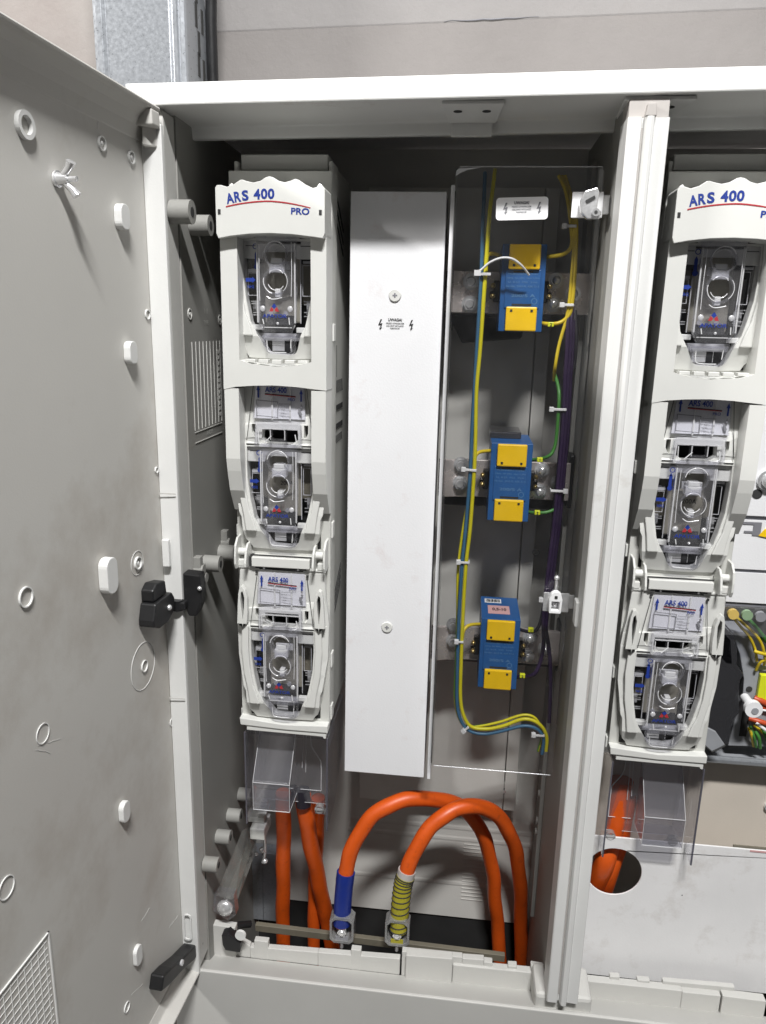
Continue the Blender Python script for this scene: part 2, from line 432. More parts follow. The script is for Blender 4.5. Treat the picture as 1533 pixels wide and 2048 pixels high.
# underside lugs with holes
for k, (u0, u1, v) in enumerate([(884, 1010, 205), (1248, 1392, 196)]):
    x0, x1 = W(u0, v, .01).x, W(u1, v, .01).x
    z = .1672+zsl((x0+x1)/2)
    b = mb('frame'); b.prism([(x0, .006, z-.003), (x1, .006, z-.003), (x1-.005, .062, z-.003), (x0+.004, .062, z-.003)], (0, 0, .0028))
    b.box(x0+.006, x1-.008, .0635, .0685, z-.013, z-.0005)
    o = b.build('frame_lug', cab, bevel=.0008)
    b = mb('line')
    for t in (.25, .72):
        b.cyl((x0+(x1-x0)*t, .026, z-.0034), (0, 0, 1), .0035, .0006, 16)
    b.build('screw_hole', o)
# door hinge side jamb behind the door
b = mb('cab'); b.box(XL, -.2575, .006, .03, -.68, .166); b.build('side_jamb', cab, bevel=.001)
# side, partition, back
XLW = -.2565
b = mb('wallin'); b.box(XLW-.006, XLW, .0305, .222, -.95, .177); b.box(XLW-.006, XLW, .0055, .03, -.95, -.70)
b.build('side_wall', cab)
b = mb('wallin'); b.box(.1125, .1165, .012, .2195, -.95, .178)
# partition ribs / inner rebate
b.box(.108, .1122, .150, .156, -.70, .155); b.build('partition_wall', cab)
b = mb('backw'); YB = .22
ZO = W(700, 1812, YB).z
b.box(XLW, XR, YB, YB+.005, ZO, .181); b.mat('dark'); b.box(XLW, XR, YB+.003, YB+.008, -.95, ZO-.0005); b.mat('backw')  # sheet below coloured dark for the unlit cable opening
for v in (1640, 1662, 1750): 
    z = W(750, v, YB).z; b.prism([(-.13, YB-.0001, z-.004), (-.13, YB-.0006, z-.0015), (-.13, YB-.0006, z+.0015), (-.13, YB-.0001, z+.004)], (.24, 0, 0))
z0, z1 = W(950, 1690, YB).z, W(950, 1800, YB).z
for k in range(16):
    z = z0+(z1-z0)*k/15; b.box(W(925, 1740, YB).x, W(985, 1740, YB).x, YB-.0008, YB-.0002, z-.0007, z+.0007)
b.build('back_wall', cab, bevel=.0008)
# mounting panel behind transformers
b = mb('backw')
xa, xb = W(880, 1100, .20).x, W(1040, 1100, .20).x
zt, zb_ = W(960, 700, .2).z, W(960, 1545, .2).z
b.box(xa-.09, xb, .198, .2035, zb_-.05, .14)
b.box(xb+.0012, xb+.016, .199, .2035, zb_-.05, .14)
b.build('mounting_panel', cab, bevel=.0008)
# mullion between compartments
x0, x1 = .1108, .1420; zt, zb_ = .157, -.668
b = mb('frame')
prof = [(x0, .03), (x0, .001), (x0+.001, 0), (x0+.0098, 0), (x0+.0105, .001), (x0+.0112, .0035), (x0+.0122, .0035), (x0+.0128, .0), (x0+.0140, -.0028), (x0+.0165, -.0034), (x0+.0188, -.0026), (x0+.0198, .0002), (x0+.0202, .0018), (x0+.0210, .0016), (x1-.0006, .0012), (x1, .002), (x1, .03)]
b.prism([(x, y, zb_) for x, y in prof], (0, 0, zt-zb_))
o = b.build('mullion', cab)
b = mb('brown'); b.box(x0+.0008, x1-.0006, .004, .03, zt+.0003, zt+.0135); b.prism([(x0+.0122, -.003, zt), (x0+.0205, -.003, zt), (x0+.0195, -.003, zt+.009), (x0+.0135, -.003, zt+.009)], (0, .02, 0)); b.build('mullion_bracket', o, bevel=.0006)
b = mb('brown'); b.box(x0+.0112, x0+.0122, .0030, .0034, -.66, .15); b.build('seam', o)
# bottom frame: sloping sill and notched lip, one run per compartment
def sill(xa, xb):
    b = mb('cab'); 
    b.prism([(xa, .0045, -.6822), (xa, .0498, -.7060), (xa, .0498, -.72), (xa, .0045, -.72)], (xb-xa, 0, 0))
    b.build('bottom_sill', cab, bevel=.0015)
sill(XL+.012, XR)
def lip(segs, y=.050):
    b = mb('cab')
    for k, (ua, ub, va, vb, h, dy) in enumerate(segs):
        dy += k*.00012      # top edge in picture coordinates, height below, forward offset
        pa, pb = W(ua, va, y-dy), W(ub, vb, y-dy)
        b.prism([(pa.x, y-dy, pa.z), (pb.x, y-dy, pb.z), (pb.x, y-dy, -.7065), (pa.x, y-dy, -.7065)], (0, .007+dy*.5, 0))
    return b.build('bottom_lip', cab, bevel=.0008)
lip([(412, 470, 1848, 1856, .040, .004), (470, 500, 1876, 1892, .02, 0), (500, 636, 1894, 1905, .014, 0), (508, 536, 1881, 1884, .018, 0), (636, 800, 1905, 1918, .014, 0), (702, 722, 1899, 1901, .01, 0),
     (804, 925, 1903, 1915, .018, 0), (812, 905, 1911, 1918, .020, .006), (906, 1086, 1930, 1948, .017, .003), (925, 968, 1917, 1920, .01, 0), (968, 985, 1924, 1926, .01, 0), (1016, 1034, 1932, 1933, .008, 0), (1062, 1088, 1932, 1936, .012, 0)])
lip([(1160, 1290, 1957, 1968, .013, -.004), (1172, 1365, 1962, 1982, .019, .004), (1365, 1442, 1984, 1992, .017, .004), (1220, 1240, 1953, 1954, .008, -.002), (1275, 1300, 1960, 1962, .008, -.002), (1326, 1470, 1962, 1975, .013, -.003), (1446, 1533, 1992, 2003, .022, .005), (1560, 1760, 2012, 2030, .022, .005)])
b = mb('cab')
b.box(.100, .158, .008, .05, -.70, -.668); b.build('mullion_foot', cab, bevel=.004)
# lower front panel (cable space cover)
b = mb('cab'); b.prism([(XL, 0, -.6795), (XR, 0, -.681), (XR, 0, -1.05), (XL, 0, -1.05)], (0, .004, 0)); b.build('lower_panel', cab, bevel=.001)
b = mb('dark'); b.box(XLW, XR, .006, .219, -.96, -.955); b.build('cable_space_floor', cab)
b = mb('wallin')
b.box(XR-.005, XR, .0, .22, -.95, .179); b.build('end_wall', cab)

# bosses on the left wall (axis along X) and on the back
def boss(u, v, r=.0105, L=.016, name='mounting_boss'):
    p = WX(u, v, XLW+L)
    b = mb('wallin'); b.cyl((XLW+.0002, p.y, p.z), (1, 0, 0), r, L, 22)
    o = b.build(name, cab, bevel=.0006)
    b = mb('line'); b.cyl((XLW+L+.0001, p.y, p.z), (1, 0, 0), r*.42, .0004, 14); b.build('boss_hole', o)
for u, v, r, L in [(384, 424, .0098, .018), (421, 451, .009, .018), (441, 1128, .0085, .017), (470, 1106, .0085, .017), (503, 1590, .008, .016), (482, 1632, .008, .016), (461, 1675, .008, .016), (437, 1730, .008, .016)]:
    boss(u, v, r, L)
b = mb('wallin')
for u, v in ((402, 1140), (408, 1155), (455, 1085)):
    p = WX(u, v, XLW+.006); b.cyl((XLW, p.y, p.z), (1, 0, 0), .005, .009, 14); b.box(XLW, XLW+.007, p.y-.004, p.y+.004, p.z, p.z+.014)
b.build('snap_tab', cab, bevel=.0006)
p = W(1008, 1582, .20)
b = mb('wallin'); b.cyl((p.x, .2195, p.z), (0, -1, 0), .0115, .0195, 26); o = b.build('mounting_boss', cab, bevel=.001)
b = mb('line'); b.cyl((p.x, .1997, p.z), (0, -1, 0), .0045, .0005, 16); b.build('boss_hole', o)
b = mb('steel'); b.cyl((p.x, .1990, p.z), (0, -1, 0), .0026, .0008, 6); b.build('insert', o)
p = W(1072, 1105, .197); b = mb('wallin'); b.ring((p.x, .1978, p.z), (0, -1, 0), .0042, .003, .001); b.build('moulded_ring', cab)
# right wall small clips and slot of the first compartment
b = mb('line')
for v0, v1 in ((1560, 1660), (1680, 1790)):
    a, c = W(1077, v0, .17), W(1072, v1, .17)
    b.box(.1118, .1124, .150+.01, .170+.01, c.z, a.z)
b.build('wall_slot', cab)
b = mb('wallin')
for v in (1610, 1697, 1735, 1300, 1220):
    p = WX(1090, v, .1124); 
    b.cyl((.1124, .16, p.z), (-1, 0, 0), .004, .006, 12)
b.build('wall_clip', cab, bevel=.0005)
# moulded ring, relief table and writing on the left wall
def WLB(u, v): p = WX(u, v, XLW+.0004); return p
b = mb('cab')
for u, v, r in ((380, 628, .0052), (440, 640, .0052)):
    p = WLB(u, v); b.ring((XLW, p.y, p.z), (1, 0, 0), r, r*.75, .0008, 20); b.sphere((XLW+.0005, p.y, p.z), .0018, .4)
pa, pb = WLB(384, 684), WLB(393, 886); pc = WLB(440, 700)
y0, y1 = pa.y, pc.y; zt, zb_ = pa.z, pb.z
for k in range(9):
    y = y0+(y1-y0)*k/8; b.box(XLW, XLW+.0006, y-.0003, y+.0003, zb_+.012, zt)
for z in (zb_, zb_+.010): b.box(XLW, XLW+.0006, y0, y1, z-.0003, z+.0003)
for k in range(12):
    z = zb_+.018+(zt-zb_-.025)*k/12; b.box(XLW, XLW+.0005, y1-.006, y1-.001, z, z+.0035)
wallmap = lambda q: Vector((XLW+.0005, q.x, q.z))
ym = (y0+y1)/2
b.text('AHOM', ym, 0, zb_+.0055, h=.0045, mp=wallmap)
p = WLB(412, 622); b.text('I  II', p.y, 0, p.z, h=.005, mp=wallmap)
p = WLB(412, 645); b.text('TYPE', p.y, 0, p.z, h=.004, mp=wallmap)
b.build('relief_table', cab)

# -------------------------------------------------------------- door
HX = -.2735
e = -ray(1045, 655); e.z = 0; e.normalize()          # points from the hinge towards the viewer
nrm = Vector((-e.y, e.x, 0)); 
if nrm.x < 0: nrm = -nrm
H = Vector((HX, 0, 0))
def WD(u, v, off=0):
    r = ray(u, v); o = Vector((0, -D, 0)); hh = H+nrm*off
    t = nrm.dot(hh-o)/nrm.dot(r); return o+r*t
def dm(s, n_, z): return H+e*s+nrm*n_+Vector((0, 0, z))   # door coordinates: along, proud, up
def dinv(p): q = p-H; return (q.dot(e), q.dot(nrm), p.z)
DW = .44; zT, zBt = .1655, -.6825
M_door = 'door'
door = mb('door')
door.prism([dm(0, 0, zBt), dm(DW, 0, zBt), dm(DW, 0, zT), dm(0, 0, zT)], -nrm*.003)
# hinge flange (faces the viewer)
door_o = door.build('door', cab, bevel=.0008)
b = mb('frame')
b.prism([dm(-.003, 0.0002, zBt), dm(-.003, .0175, zBt), dm(-.003, .0175, zT-.012), dm(-.003, .0002, zT-.012)], e*.0045)
# top flange with coved inner corner
def flange(b, zt, sgn, s0=.0, s1=DW, w=.0175):
    cs = [(-.003, zt), (w, zt), (w, zt-sgn*.003), (w*.75, zt-sgn*.0045), (w*.45, zt-sgn*.009), (w*.2, zt-sgn*.016), (.0002, zt-sgn*.026), (-.003, zt-sgn*.026)]
    b.prism([dm(s0, a, z) for a, z in cs], e*(s1-s0))
b2 = mb('door'); flange(b2, zT, 1)
b2.build('door_top_rim', door_o, bevel=.002, bang=50)
b2 = mb('door')
cs = [(-.003, zBt), (.0175, zBt), (.0175, zBt+.003), (.004, zBt+.005), (.0002, zBt+.016), (-.003, zBt+.016)]
b2.prism([dm(.0, a, z) for a, z in cs], e*DW)
b2.build('door_bottom_rim', door_o, bevel=.001, bang=50)
# hinge flange joints
b.build('door_side_rim', door_o, bevel=.0008)
b = mb('cab')
for v in (988, 1398):
    p = W(350 if v < 1000 else 375, v, -.0046); b.box(HX+.001, HX+.0165, -.0052, -.0048, p.z-.0005, p.z+.0005)
b.build('rim_joint', door_o)
# corner nose at top of the hinge flange
c = WD(288, 262, .008); s_, n_, z_ = dinv(c)
b = mb('door'); z1 = zT-.012
b.prism([dm(.002, .002, z1-.018), dm(.002, .014, z1-.018), dm(.012, .006, z1-.018)], (0, 0, .022)); b.prism([dm(.0018, .0015, z1-.004), dm(.0018, .0172, z1-.004), dm(.016, .0172, z1-.004), dm(.016, .0015, z1-.004)], (0, 0, .012))
b.build('rim_corner', door_o, bevel=.0012)
# oblong lugs, rings
def lug(u, v, du, dv, pr=.006):
    p = WD(u, v); s_, n_, z_ = dinv(p)
    pt, pb_ = WD(u, v-dv/2), WD(u, v+dv/2); pl, pr_ = WD(u-du/2, v), WD(u+du/2, v)
    hz = abs(pt.z-pb_.z)/2; hs = abs(dinv(pl)[0]-dinv(pr_)[0])/2*.8
    b = mb('frame'); pts = rrect(s_-hs, s_+hs, z_-hz, z_+hz, hs*.9)
    b.prism([dm(a, .0002, z) for a, z in pts], nrm*pr); b.build('lug', door_o, bevel=.0007)
for a in [(236, 434, 22, 52, .0065), (254, 705, 19, 46, .006), (207, 1150, 28, 74, .008), (243, 1622, 19, 42, .005), (271, 1909, 17, 40, .004)]: lug(*a)
def dring(u, v, ro, wd=.0009, pr=.0008, dot=False, mat_='frame', off=0):
    s_, n_, z_ = dinv(WD(u, v)); b = mb(mat_)
    b.ring(dm(s_, .0001+off, z_), nrm, ro, ro-wd, pr, 32)
    if dot: b.sphere(dm(s_, .0006, z_), ro*.38, .6)
    b.build('moulded_ring', door_o)
dring(45, 250, .0085, .0028, .0032); dring(202, 287, .0052, .0009, .0016, True); dring(261, 315, .0050, .0009, .0016, True)
dring(294, 629, .0042, .0008, .0012); dring(312, 940, .0030, .0007, .0012)
dring(274, 1126, .0058, .0010, .002, True); dring(274, 1126, .0108, .0004, .0004)
dring(50, 1194, .0072, .0009, .0014); dring(288, 1332, .0056, .0008, .0012); dring(286, 1332, .0218, .0004, .0004)
dring(85, 1467, .0075, .0007, .0006); dring(343, 1444, .0042, .0006, .0008); dring(12, 1775, .008, .0007, .0008); dring(253, 2014, .005, .0007, .001)
# keepers on the hinge flange
b = mb('frame'); p0, p1 = W(332, 1078, -.006), W(334, 1132, -.006)
b.box(p0.x-.0033, p0.x+.0033, -.009, -.0046, p1.z, p0.z); b.build('flange_key', door_o, bevel=.0008)
p0, p1 = W(374, 1828, -.005), W(376, 1880, -.005)
b = mb('frame'); b.plate([rrect(p0.x-.0045, p0.x+.0045, p1.z, p0.z, .004), rrect(p0.x-.003, p0.x+.003, p1.z+.002, p0.z-.0015, .0028)], -.0058, -.0046); b.build('moulded_slot', door_o)
# wing nut with bolt
s_, n_, z_ = dinv(WD(128, 358, .006)); P0 = dm(s_, .0005, z_)
b = mb('steel'); b.cyl(P0, nrm, .0055, .0015, 20); b.cyl(P0+nrm*.0015, nrm, .0042, .007, 18, .003); b.cyl(P0+nrm*.005, nrm, .0018, .010, 12)
for sg in (1, -1):
    dr = (Vector((0, 0, .9))+e*.2)*sg
    c0 = P0+nrm*.006+dr*.003; c1 = P0+nrm*.013+dr*.0115
    b.tube([c0, c0.lerp(c1, .5)+nrm*.001, c1], [.0022, .0026, .0034], 10)
b.build('wing_nut', door_o)
# relief table low on the door
s0, _, z0_ = dinv(WD(96, 1862)); s1 = dinv(WD(-60, 1980))[0]
b = mb('frame'); zlow = z0_-.12
for (a0, a1, c0, c1) in ((s0, s1, z0_-.0008, z0_), (s0, s0+.0012, zlow, z0_)):
    b.prism([dm(a0, .0001, c0), dm(a1, .0001, c0), dm(a1, .0001, c1), dm(a0, .0001, c1)], nrm*.0012)
k = 0
a = s0+.006
while a < s1:
    b.prism([dm(a, .0001, zlow), dm(a+.0004, .0001, zlow), dm(a+.0004, .0001, z0_-.004), dm(a, .0001, z0_-.004)], nrm*.0005); a += .0075
z = z0_-.006
while z > zlow:
    b.prism([dm(s0+.003, .0001, z), dm(s1, .0001, z), dm(s1, .0001, z+.0003), dm(s0+.003, .0001, z+.0003)], nrm*.0004); z -= .006
b.build('relief_table', door_o)
# scratches on the door
b = mb('frame'); random.seed(8)
for (u0, v0, u1, v1) in ((338, 1855, 355, 1832), (262, 1990, 285, 1968), (283, 1840, 300, 1815), (75, 1490, 120, 1478), (70, 1500, 100, 1506), (190, 180, 196, 260)):
    p, q = dinv(WD(u0, v0)), dinv(WD(u1, v1))
    pts = [dm(p[0]+(q[0]-p[0])*t/6, .0002, p[2]+(q[2]-p[2])*t/6+random.uniform(-.0008, .0008)) for t in range(7)]
    b.tube(pts, .00013, 5)
b.build('scratch', door_o)
# black hinges / latch keepers
def black_hinge():
    b = mb('black')
    pA = W(330, 1215, -.012)
    # block on the door
    q = dinv(WD(318, 1212, .010)); s_, z_ = q[0], q[2]
    sC = s_
    pts = [(sC+.021, z_-.006), (sC+.016, z_+.008), (sC-.016, z_+.008), (sC-.021, z_+.001), (sC-.020, z_-.010), (sC-.008, z_-.017), (sC+.010, z_-.017), (sC+.021, z_-.012)]
    b.prism([dm(a, .0005, z) for a, z in pts], nrm*.015)
    b.prism([dm(sC+.014, .0005, z_+.0085), dm(sC-.012, .0005, z_+.0085), dm(sC-.010, .0005, z_+.021), dm(sC+.006, .0005, z_+.024), dm(sC+.014, .0005, z_+.019)], nrm*.012)
    o = b.build('door_hinge', door_o, bevel=.0015)
    b = mb('steel'); c = dm(sC-.008, .0155, z_-.004); b.sphere(c, .0028); b.build('hinge_screw', o)
    b = mb('black')
    p0, p1 = W(388, 1145, .004), W(388, 1230, .004)
    x0, x1 = W(370, 1190, .004).x, W(406, 1190, .004).x
    b.prism([(x0, .0, p0.z), (x1-.001, .0, p0.z-.001), (x1, .0, p0.z-.018), (x1-.001, .0, p0.z-.030), (x1-.006, .0, p1.z), (x0+.004, .0, p1.z), (x0, .0, p1.z+.012)], (0, .014, 0))
    b.cyl((x0-.004, -.004, p0.z-.035), (0, 0, 1), .005, .010, 16)
    b.box(x0-.012, x0+.004, -.008, .004, p0.z-.034, p0.z-.026)
    o = b.build('cabinet_hinge', cab, bevel=.0015)
    b = mb('steel'); c = W(399, 1177, -.001); b.sphere(c, .0022); b.build('hinge_screw', o)
black_hinge()
b = mb('black')
q = dinv(WD(345, 1922, .006)); q2 = dinv(WD(385, 1893, .006)); q3 = dinv(WD(312, 1962, .006))
for (A, B_, wd) in ((q2, q3, .0085),):
    dv = Vector((B_[0]-A[0], B_[2]-A[2])); L = dv.length; dv.normalize(); pv = Vector((-dv.y, dv.x))
    outl = [(-.1, .5), (.12, 1.0), (.5, .8), (.85, 1.0), (1.05, .9), (1.05, -.8), (.8, -1.0), (.5, -.75), (.15, -.9), (-.1, -.5)]
    b.prism([dm(A[0]+dv.x*L*t+pv.x*wd*w, .001, A[2]+dv.y*L*t+pv.y*wd*w) for t, w in outl], nrm*.014)
o = b.build('door_hinge', door_o, bevel=.0018)
b = mb('milky'); b.cyl(dm(q[0], .0152, q[2]), nrm, .003, .002, 14); b.build('hinge_screw', o)
b = mb('black'); c = W(466, 1884, .040)
b.prism([(c.x-.012, .036, c.z+.011), (c.x-.004, .036, c.z+.014), (c.x+.010, .036, c.z+.003), (c.x+.009, .036, c.z-.010), (c.x-.008, .036, c.z-.009), (c.x-.011, .036, c.z-.002)], (0, .012, 0))
b.tube([W(452, 1862, .045), W(478, 1850, .06), W(500, 1848, .07)], .004, 10)
o = b.build('cabinet_hinge', cab, bevel=.0015)
b = mb('frame'); b.cyl(W(482, 1868, .036), (0, -1, 0), .006, .003, 18); b.build('hinge_pin', o)
# ================================================================== FUSE SWITCHES
CX = -.1735
def q(x): return CX+x/1000
def lp(pts, z0): return [(q(x), z0+z/1000) for x, z in pts]
def sym(pts): return pts+[(-x, z) for x, z in reversed(pts)]
def make_switch():
    t = thing('fuse_switch', (CX, .17, -.42), 'white vertical three-pole fuse switch in the left compartment beside the open door', 'fuse switch', 'vertical fuse switches')
    # body
    b = mb('swbody'); HW = .0468
    b.plate([rect(CX-HW, CX+HW, -.4085, .130)]+[rect(CX-.037, CX+.037, z0-.166, z0-.045) for z0 in (.1345, -.0505, -.2355)], .0585, .086)
    b.box(CX-HW+.0012, CX+HW-.0012, .0862, .17, -.4085, .133)
    body = b.build('body', t, bevel=.001)
    b = mb('swbody'); b.box(q(-40), q(40), .075, .098, .1335, .1465); b.box(q(-44), q(44), .10, .168, .1335, .139); b.box(q(-45), q(-41.5), .07, .1, .118, .140); b.box(q(41.5), q(45), .07, .1, .118, .140)
    b.build('top_housing', t, bevel=.001)
    b = mb('line')
    xs = CX+HW-.0012
    for (v0, v1, ya, yb) in ((806, 816, .085, .128), (842, 852, .085, .128)):
        za, zb2 = WX(680, v0, xs).z, WX(680, v1, xs).z; b.box(xs, xs+.0006, ya, yb, zb2, za)
    for k in range(6):
        z = WX(680, 770, xs).z; y = .09+k*.0065; b.prism([(xs, y, z+.006), (xs, y+.002, z+.006), (xs, y+.005, z-.006), (xs, y+.003, z-.006)], (.0005, 0, 0))
        z = WX(680, 872, xs).z; b.prism([(xs, y, z+.004), (xs, y+.002, z+.004), (xs, y+.005, z-.004), (xs, y+.003, z-.004)], (.0005, 0, 0))
    for v in (1150, 1162, 1174, 1186):
        z = WX(680, v, xs).z; b.prism([(xs, .085, z-.012), (xs, .125, z+.012), (xs, .125, z+.0145), (xs, .085, z-.0095)], (.0005, 0, 0))
    for v in (430, 455, 480):
        z = WX(680, v, xs).z; b.prism([(xs, .09, z+.01), (xs, .125, z-.014), (xs, .125, z-.011), (xs, .09, z+.013)], (.0005, 0, 0))
    b.box(xs, xs+.0007, .0865, .0900, -.05, -.02)
    b.build('vent_slot', body)
    b = mb('sw')
    for v in (665, 1300, 1050, 1400):
        z = WX(668, v, xs).z; b.box(xs+.0003, xs+.0026, .064, .074, z-.008, z+.008)
    for v in (900, 1060, 1300, 1440):
        z = WX(480, v, CX-HW).z; b.box(CX-HW-.0022, CX-HW-.0002, .062, .070, z-.005, z+.007)
    b.build('side_clip', body, bevel=.0006)
    # black sheets for the shade, and the fuse, inside each phase
    for i, z0 in enumerate((.1345, -.0505, -.2355)):
        cover(t, z0, i)
    # strips at the foot
    b = mb('sw'); z = -.2355
    b.plate([[(q(-47), z-.1665), (q(0), z-.1705), (q(46.5), z-.1685), (q(46.5), z-.1765), (q(0), z-.1765), (q(-46), z-.1745)]], .049, .060)
    b.plate([[(q(-40), z-.1748), (q(0), z-.1772), (q(44.5), z-.1772), (q(44.5), z-.184), (q(42), z-.184), (q(41), z-.182), (q(-40), z-.181)]], .0505, .075)
    b.build('foot_strip', t, bevel=.0007)
    handle(t); shroud(t)
    return t
def cover(t, z0, idx):
    def L(p): return lp(p, z0)
    def warp(p):
        zz = (p.z-z0)*1000
        if zz < -147: p.y += (-147-zz)*.00042
        if zz > -60: p.y += (zz+60)*.00003
        ax = abs(p.x-CX)*1000
        if ax > 41 and -130 < zz < -20: p.y += (ax-41)*.0007
        return p
    ztop = -1 if idx else -22
    out = sym([(0, ztop), (41, ztop), (42.5, ztop-3), (44, -32), (46, -45), (47, -58), (46.3, -94), (43.5, -112), (41, -129), (39, -133), (38, -147), (36, -157), (32.5, -161), (30, -166.5), (0, -167.5)])
    out = [p for i, p in enumerate(out) if i == 0 or p != out[i-1]]
    win = [(-32, -64), (32, -64), (32.3, -85), (31, -108), (27, -128), (24.5, -138), (21.5, -143), (20, -147), (16.5, -158), (14.5, -161.5), (11, -163), (-8, -162), (-11.5, -160.5), (-19, -147), (-22, -142), (-26, -134), (-29.5, -116), (-32, -95), (-32.5, -80)]
    slot = [(-17, -46.5), (17, -46.5), (17.5, -56), (12, -60.3), (-12, -60.3), (-17.5, -56)]
    nl = [(-27, -42.5), (-23.2, -42.5), (-23.2, -55), (-24.5, -55), (-27, -50)]; nr = [(-x, z) for x, z in nl]
    b = mb('sw'); b.plate([L(out), L(win), L(slot), L(nl), L(nr)], .047, .0585, mp=warp)
    c = b.build('fuse_cover', t, bevel=.0009)
    def sub(b, name, bevel=0, **k): return b.build(name, c, bevel, **k)
    # raised rails beside the window and handling ears
    b = mb('sw')
    for sg in (1, -1):
        pts = [(33.5, -60), (40.5, -60), (41.5, -85), (39.5, -112), (36, -131), (34, -146.5), (23.5, -146.5), (26, -137), (30, -126), (33, -108), (34.2, -85)]
        b.plate([L([(sg*x, z) for x, z in pts])], .0438, .0472)
    sub(b, 'side_rail', .0011)
    b = mb('sw')
    for sg in (1, -1):
        o_ = [(34.5, -58), (33.5, -46), (33.8, -30), (35.5, -22), (38.5, -17.5), (41, -19), (42.6, -26), (43.6, -40), (44.5, -58)]
        h_ = [(38.6, -54), (37.2, -40), (36.6, -30), (38.2, -23.5), (39.8, -25), (40.4, -33)]
        b.plate([L([(sg*x, z) for x, z in o_]), L([(sg*x, z) for x, z in h_])], .0412, .0475)
    sub(b, 'grip_ear', .0007)
    b = mb('dark')
    for sg in (1, -1):
        h_ = [(38.3, -53), (37.3, -40), (36.8, -30), (38.2, -24.2), (39.6, -25.6), (40.1, -33)]
        b.plate([L([(sg*x, z) for x, z in h_])], .0464, .0468)
    sub(b, 'ear_recess')
    # fine grooves of the label field, joint lines
    b = mb('line')
    def seg(x0, z0_, x1, z1_, w_=.45, y=.0466):
        d = Vector((x1-x0, z1_-z0_)); d.normalize(); n_ = Vector((-d.y, d.x))*w_/2
        b.prism([(q(a), y, z0+zz/1000) for a, zz in ((x0+n_.x, z0_+n_.y), (x1+n_.x, z1_+n_.y), (x1-n_.x, z1_-n_.y), (x0-n_.x, z0_-n_.y))], (0, .0006, 0))
    if idx: seg(-24, -3, -32, -58); seg(25.5, -4, 32, -58)
    seg(-32.5, -61.6, -20, -61.6, 1.0); seg(20, -61.9, 32.5, -61.9, 1.0)
    if idx: b.box(q(-26), q(-23.5), .0464, .0469, z0-.0048, z0-.0022); b.box(q(25), q(27.5), .0464, .0469, z0-.0068, z0-.0042)
    if idx: seg(-22, -.2, 22, -.9, .9)
    sub(b, 'joint_gap')
    # cavity: black sheets stand in for the shade within the white plastic
    b = mb('dark')
    b.plate([L(rect(-36.8, 36.8, -165.8, -45.2)), L(rect(-34.6, 34.6, -164, -47))], .0590, .0858)
    b.box(q(-36.5), q(36.5), .0846, .0856, z0-.165, z0-.046)
    sub(b, 'cavity_shade')
    b = mb('linkbody'); b.box(q(-17), q(17), .0640, .0675, z0-.1345, z0-.0640); b.mat('ceramic'); b.box(q(-25), q(28), .068, .084, z0-.118, z0-.082); b.mat('linkbody'); b.cyl((q(1), .0639, z0-.100), (0, -1, 0), .0125, .002, 24)
    if idx == 1: b.mat('inkblack'); b.text('200A', q(3), .0615, z0-.101, h=.0042)
    sub(b, 'fuse_link', .0015)
    b = mb('steel')
    for (xa, xb, z) in ((-29, -20.5, -116), (-28.5, -20, -118), (-27, -19.5, -126), (-27, -19.5, -128), (21, 29.5, -115.5), (21, 28.5, -118), (21, 27.5, -125), (21, 27, -128.5), (-30.5, -20.5, -88), (-30, -22, -90)):
        b.box(q(xa), q(xb), .0595, .0605, z0+z/1000-.0004, z0+z/1000+.0004)
    b.box(q(-29), q(-22), .066, .067, z0-.125, z0-.115); b.box(q(22), q(29), .066, .067, z0-.127, z0-.116)
    b.cyl((q(-25.5), .064, z0-.091), (0, 0, 1), .0035, .004, 16)
    sub(b, 'contact_clip')
    b = mb('sw')
    b.plate([L([(-32.4, -63.2), (-20, -63.2), (-20, -66.5), (20, -66.5), (20, -63.2), (32.3, -63.2), (32.3, -79), (16, -79), (14, -73), (-14, -73), (-16, -79), (-32.2, -79)])], .0505, .0560)
    b.box(q(-26.8), q(-15.5), .0505, .0560, z0-.1412, z0-.1365); b.box(q(15.5), q(25.5), .0505, .0560, z0-.1432, z0-.1385)
    b.box(q(-10), q(8.5), .0620, .0680, z0-.1605, z0-.1500)
    b.plate([L(rect(-8, 10, -88, -81)), L(rect(-6, -4.6, -87, -82)), L(rect(-2, -.6, -87, -82)), L(rect(2, 3.4, -87, -82))], .052, .0545)
    sub(b, 'inner_frame', .0006)
    b = mb('line'); b.box(q(-30), q(-21), .0500, .0504, z0-.0686, z0-.0680); b.box(q(20), q(31), .0500, .0504, z0-.0686, z0-.0680)
    b.box(q(2), q(7.5), .0612, .0618, z0-.1605, z0-.1500); b.box(q(-9), q(9.5), .0580, .0584, z0-.1556, z0-.1551)
    b.box(q(-13), q(13), .0560, .0568, z0-.1365, z0-.128)
    sub(b, 'inner_gap')
    b = mb('milky'); b.cyl((q(-21), .061, z0-.1475), (1, 0, 0), .0036, .041, 18)
    b.cyl((q(-9), .056, z0-.1265), (0, -1, 0), .0022, .002, 14); b.cyl((q(5), .056, z0-.1265), (0, -1, 0), .0022, .002, 14)
    sub(b, 'spindle')
    # clear parts
    wn = [(x*.985, z+(.8 if z > -100 else -.0)) for x, z in win]
    b = mb('clear'); b.plate([L(wn)], .0488, .0496, mp=None); sub(b, 'window_pane')
    bx = [(-17.5, -60), (17.5, -60), (17.8, -100), (17, -135), (13, -143), (-13, -143), (-17, -135), (-17.8, -100)]
    b = mb('tab'); b.plate([L(bx), L(circ(0, -76, 8.6, 9.6)), L(circ(0, -99, 9.8, 9.8))], .0405, .0466)
    b.plate([L(circ(0, -76, 11.0, 11.4)), L(circ(0, -76, 9.2, 9.8))], .0378, .0404)
    b.plate([L(circ(0, -99, 12.0)), L(circ(0, -99, 10.0))], .0378, .0404)
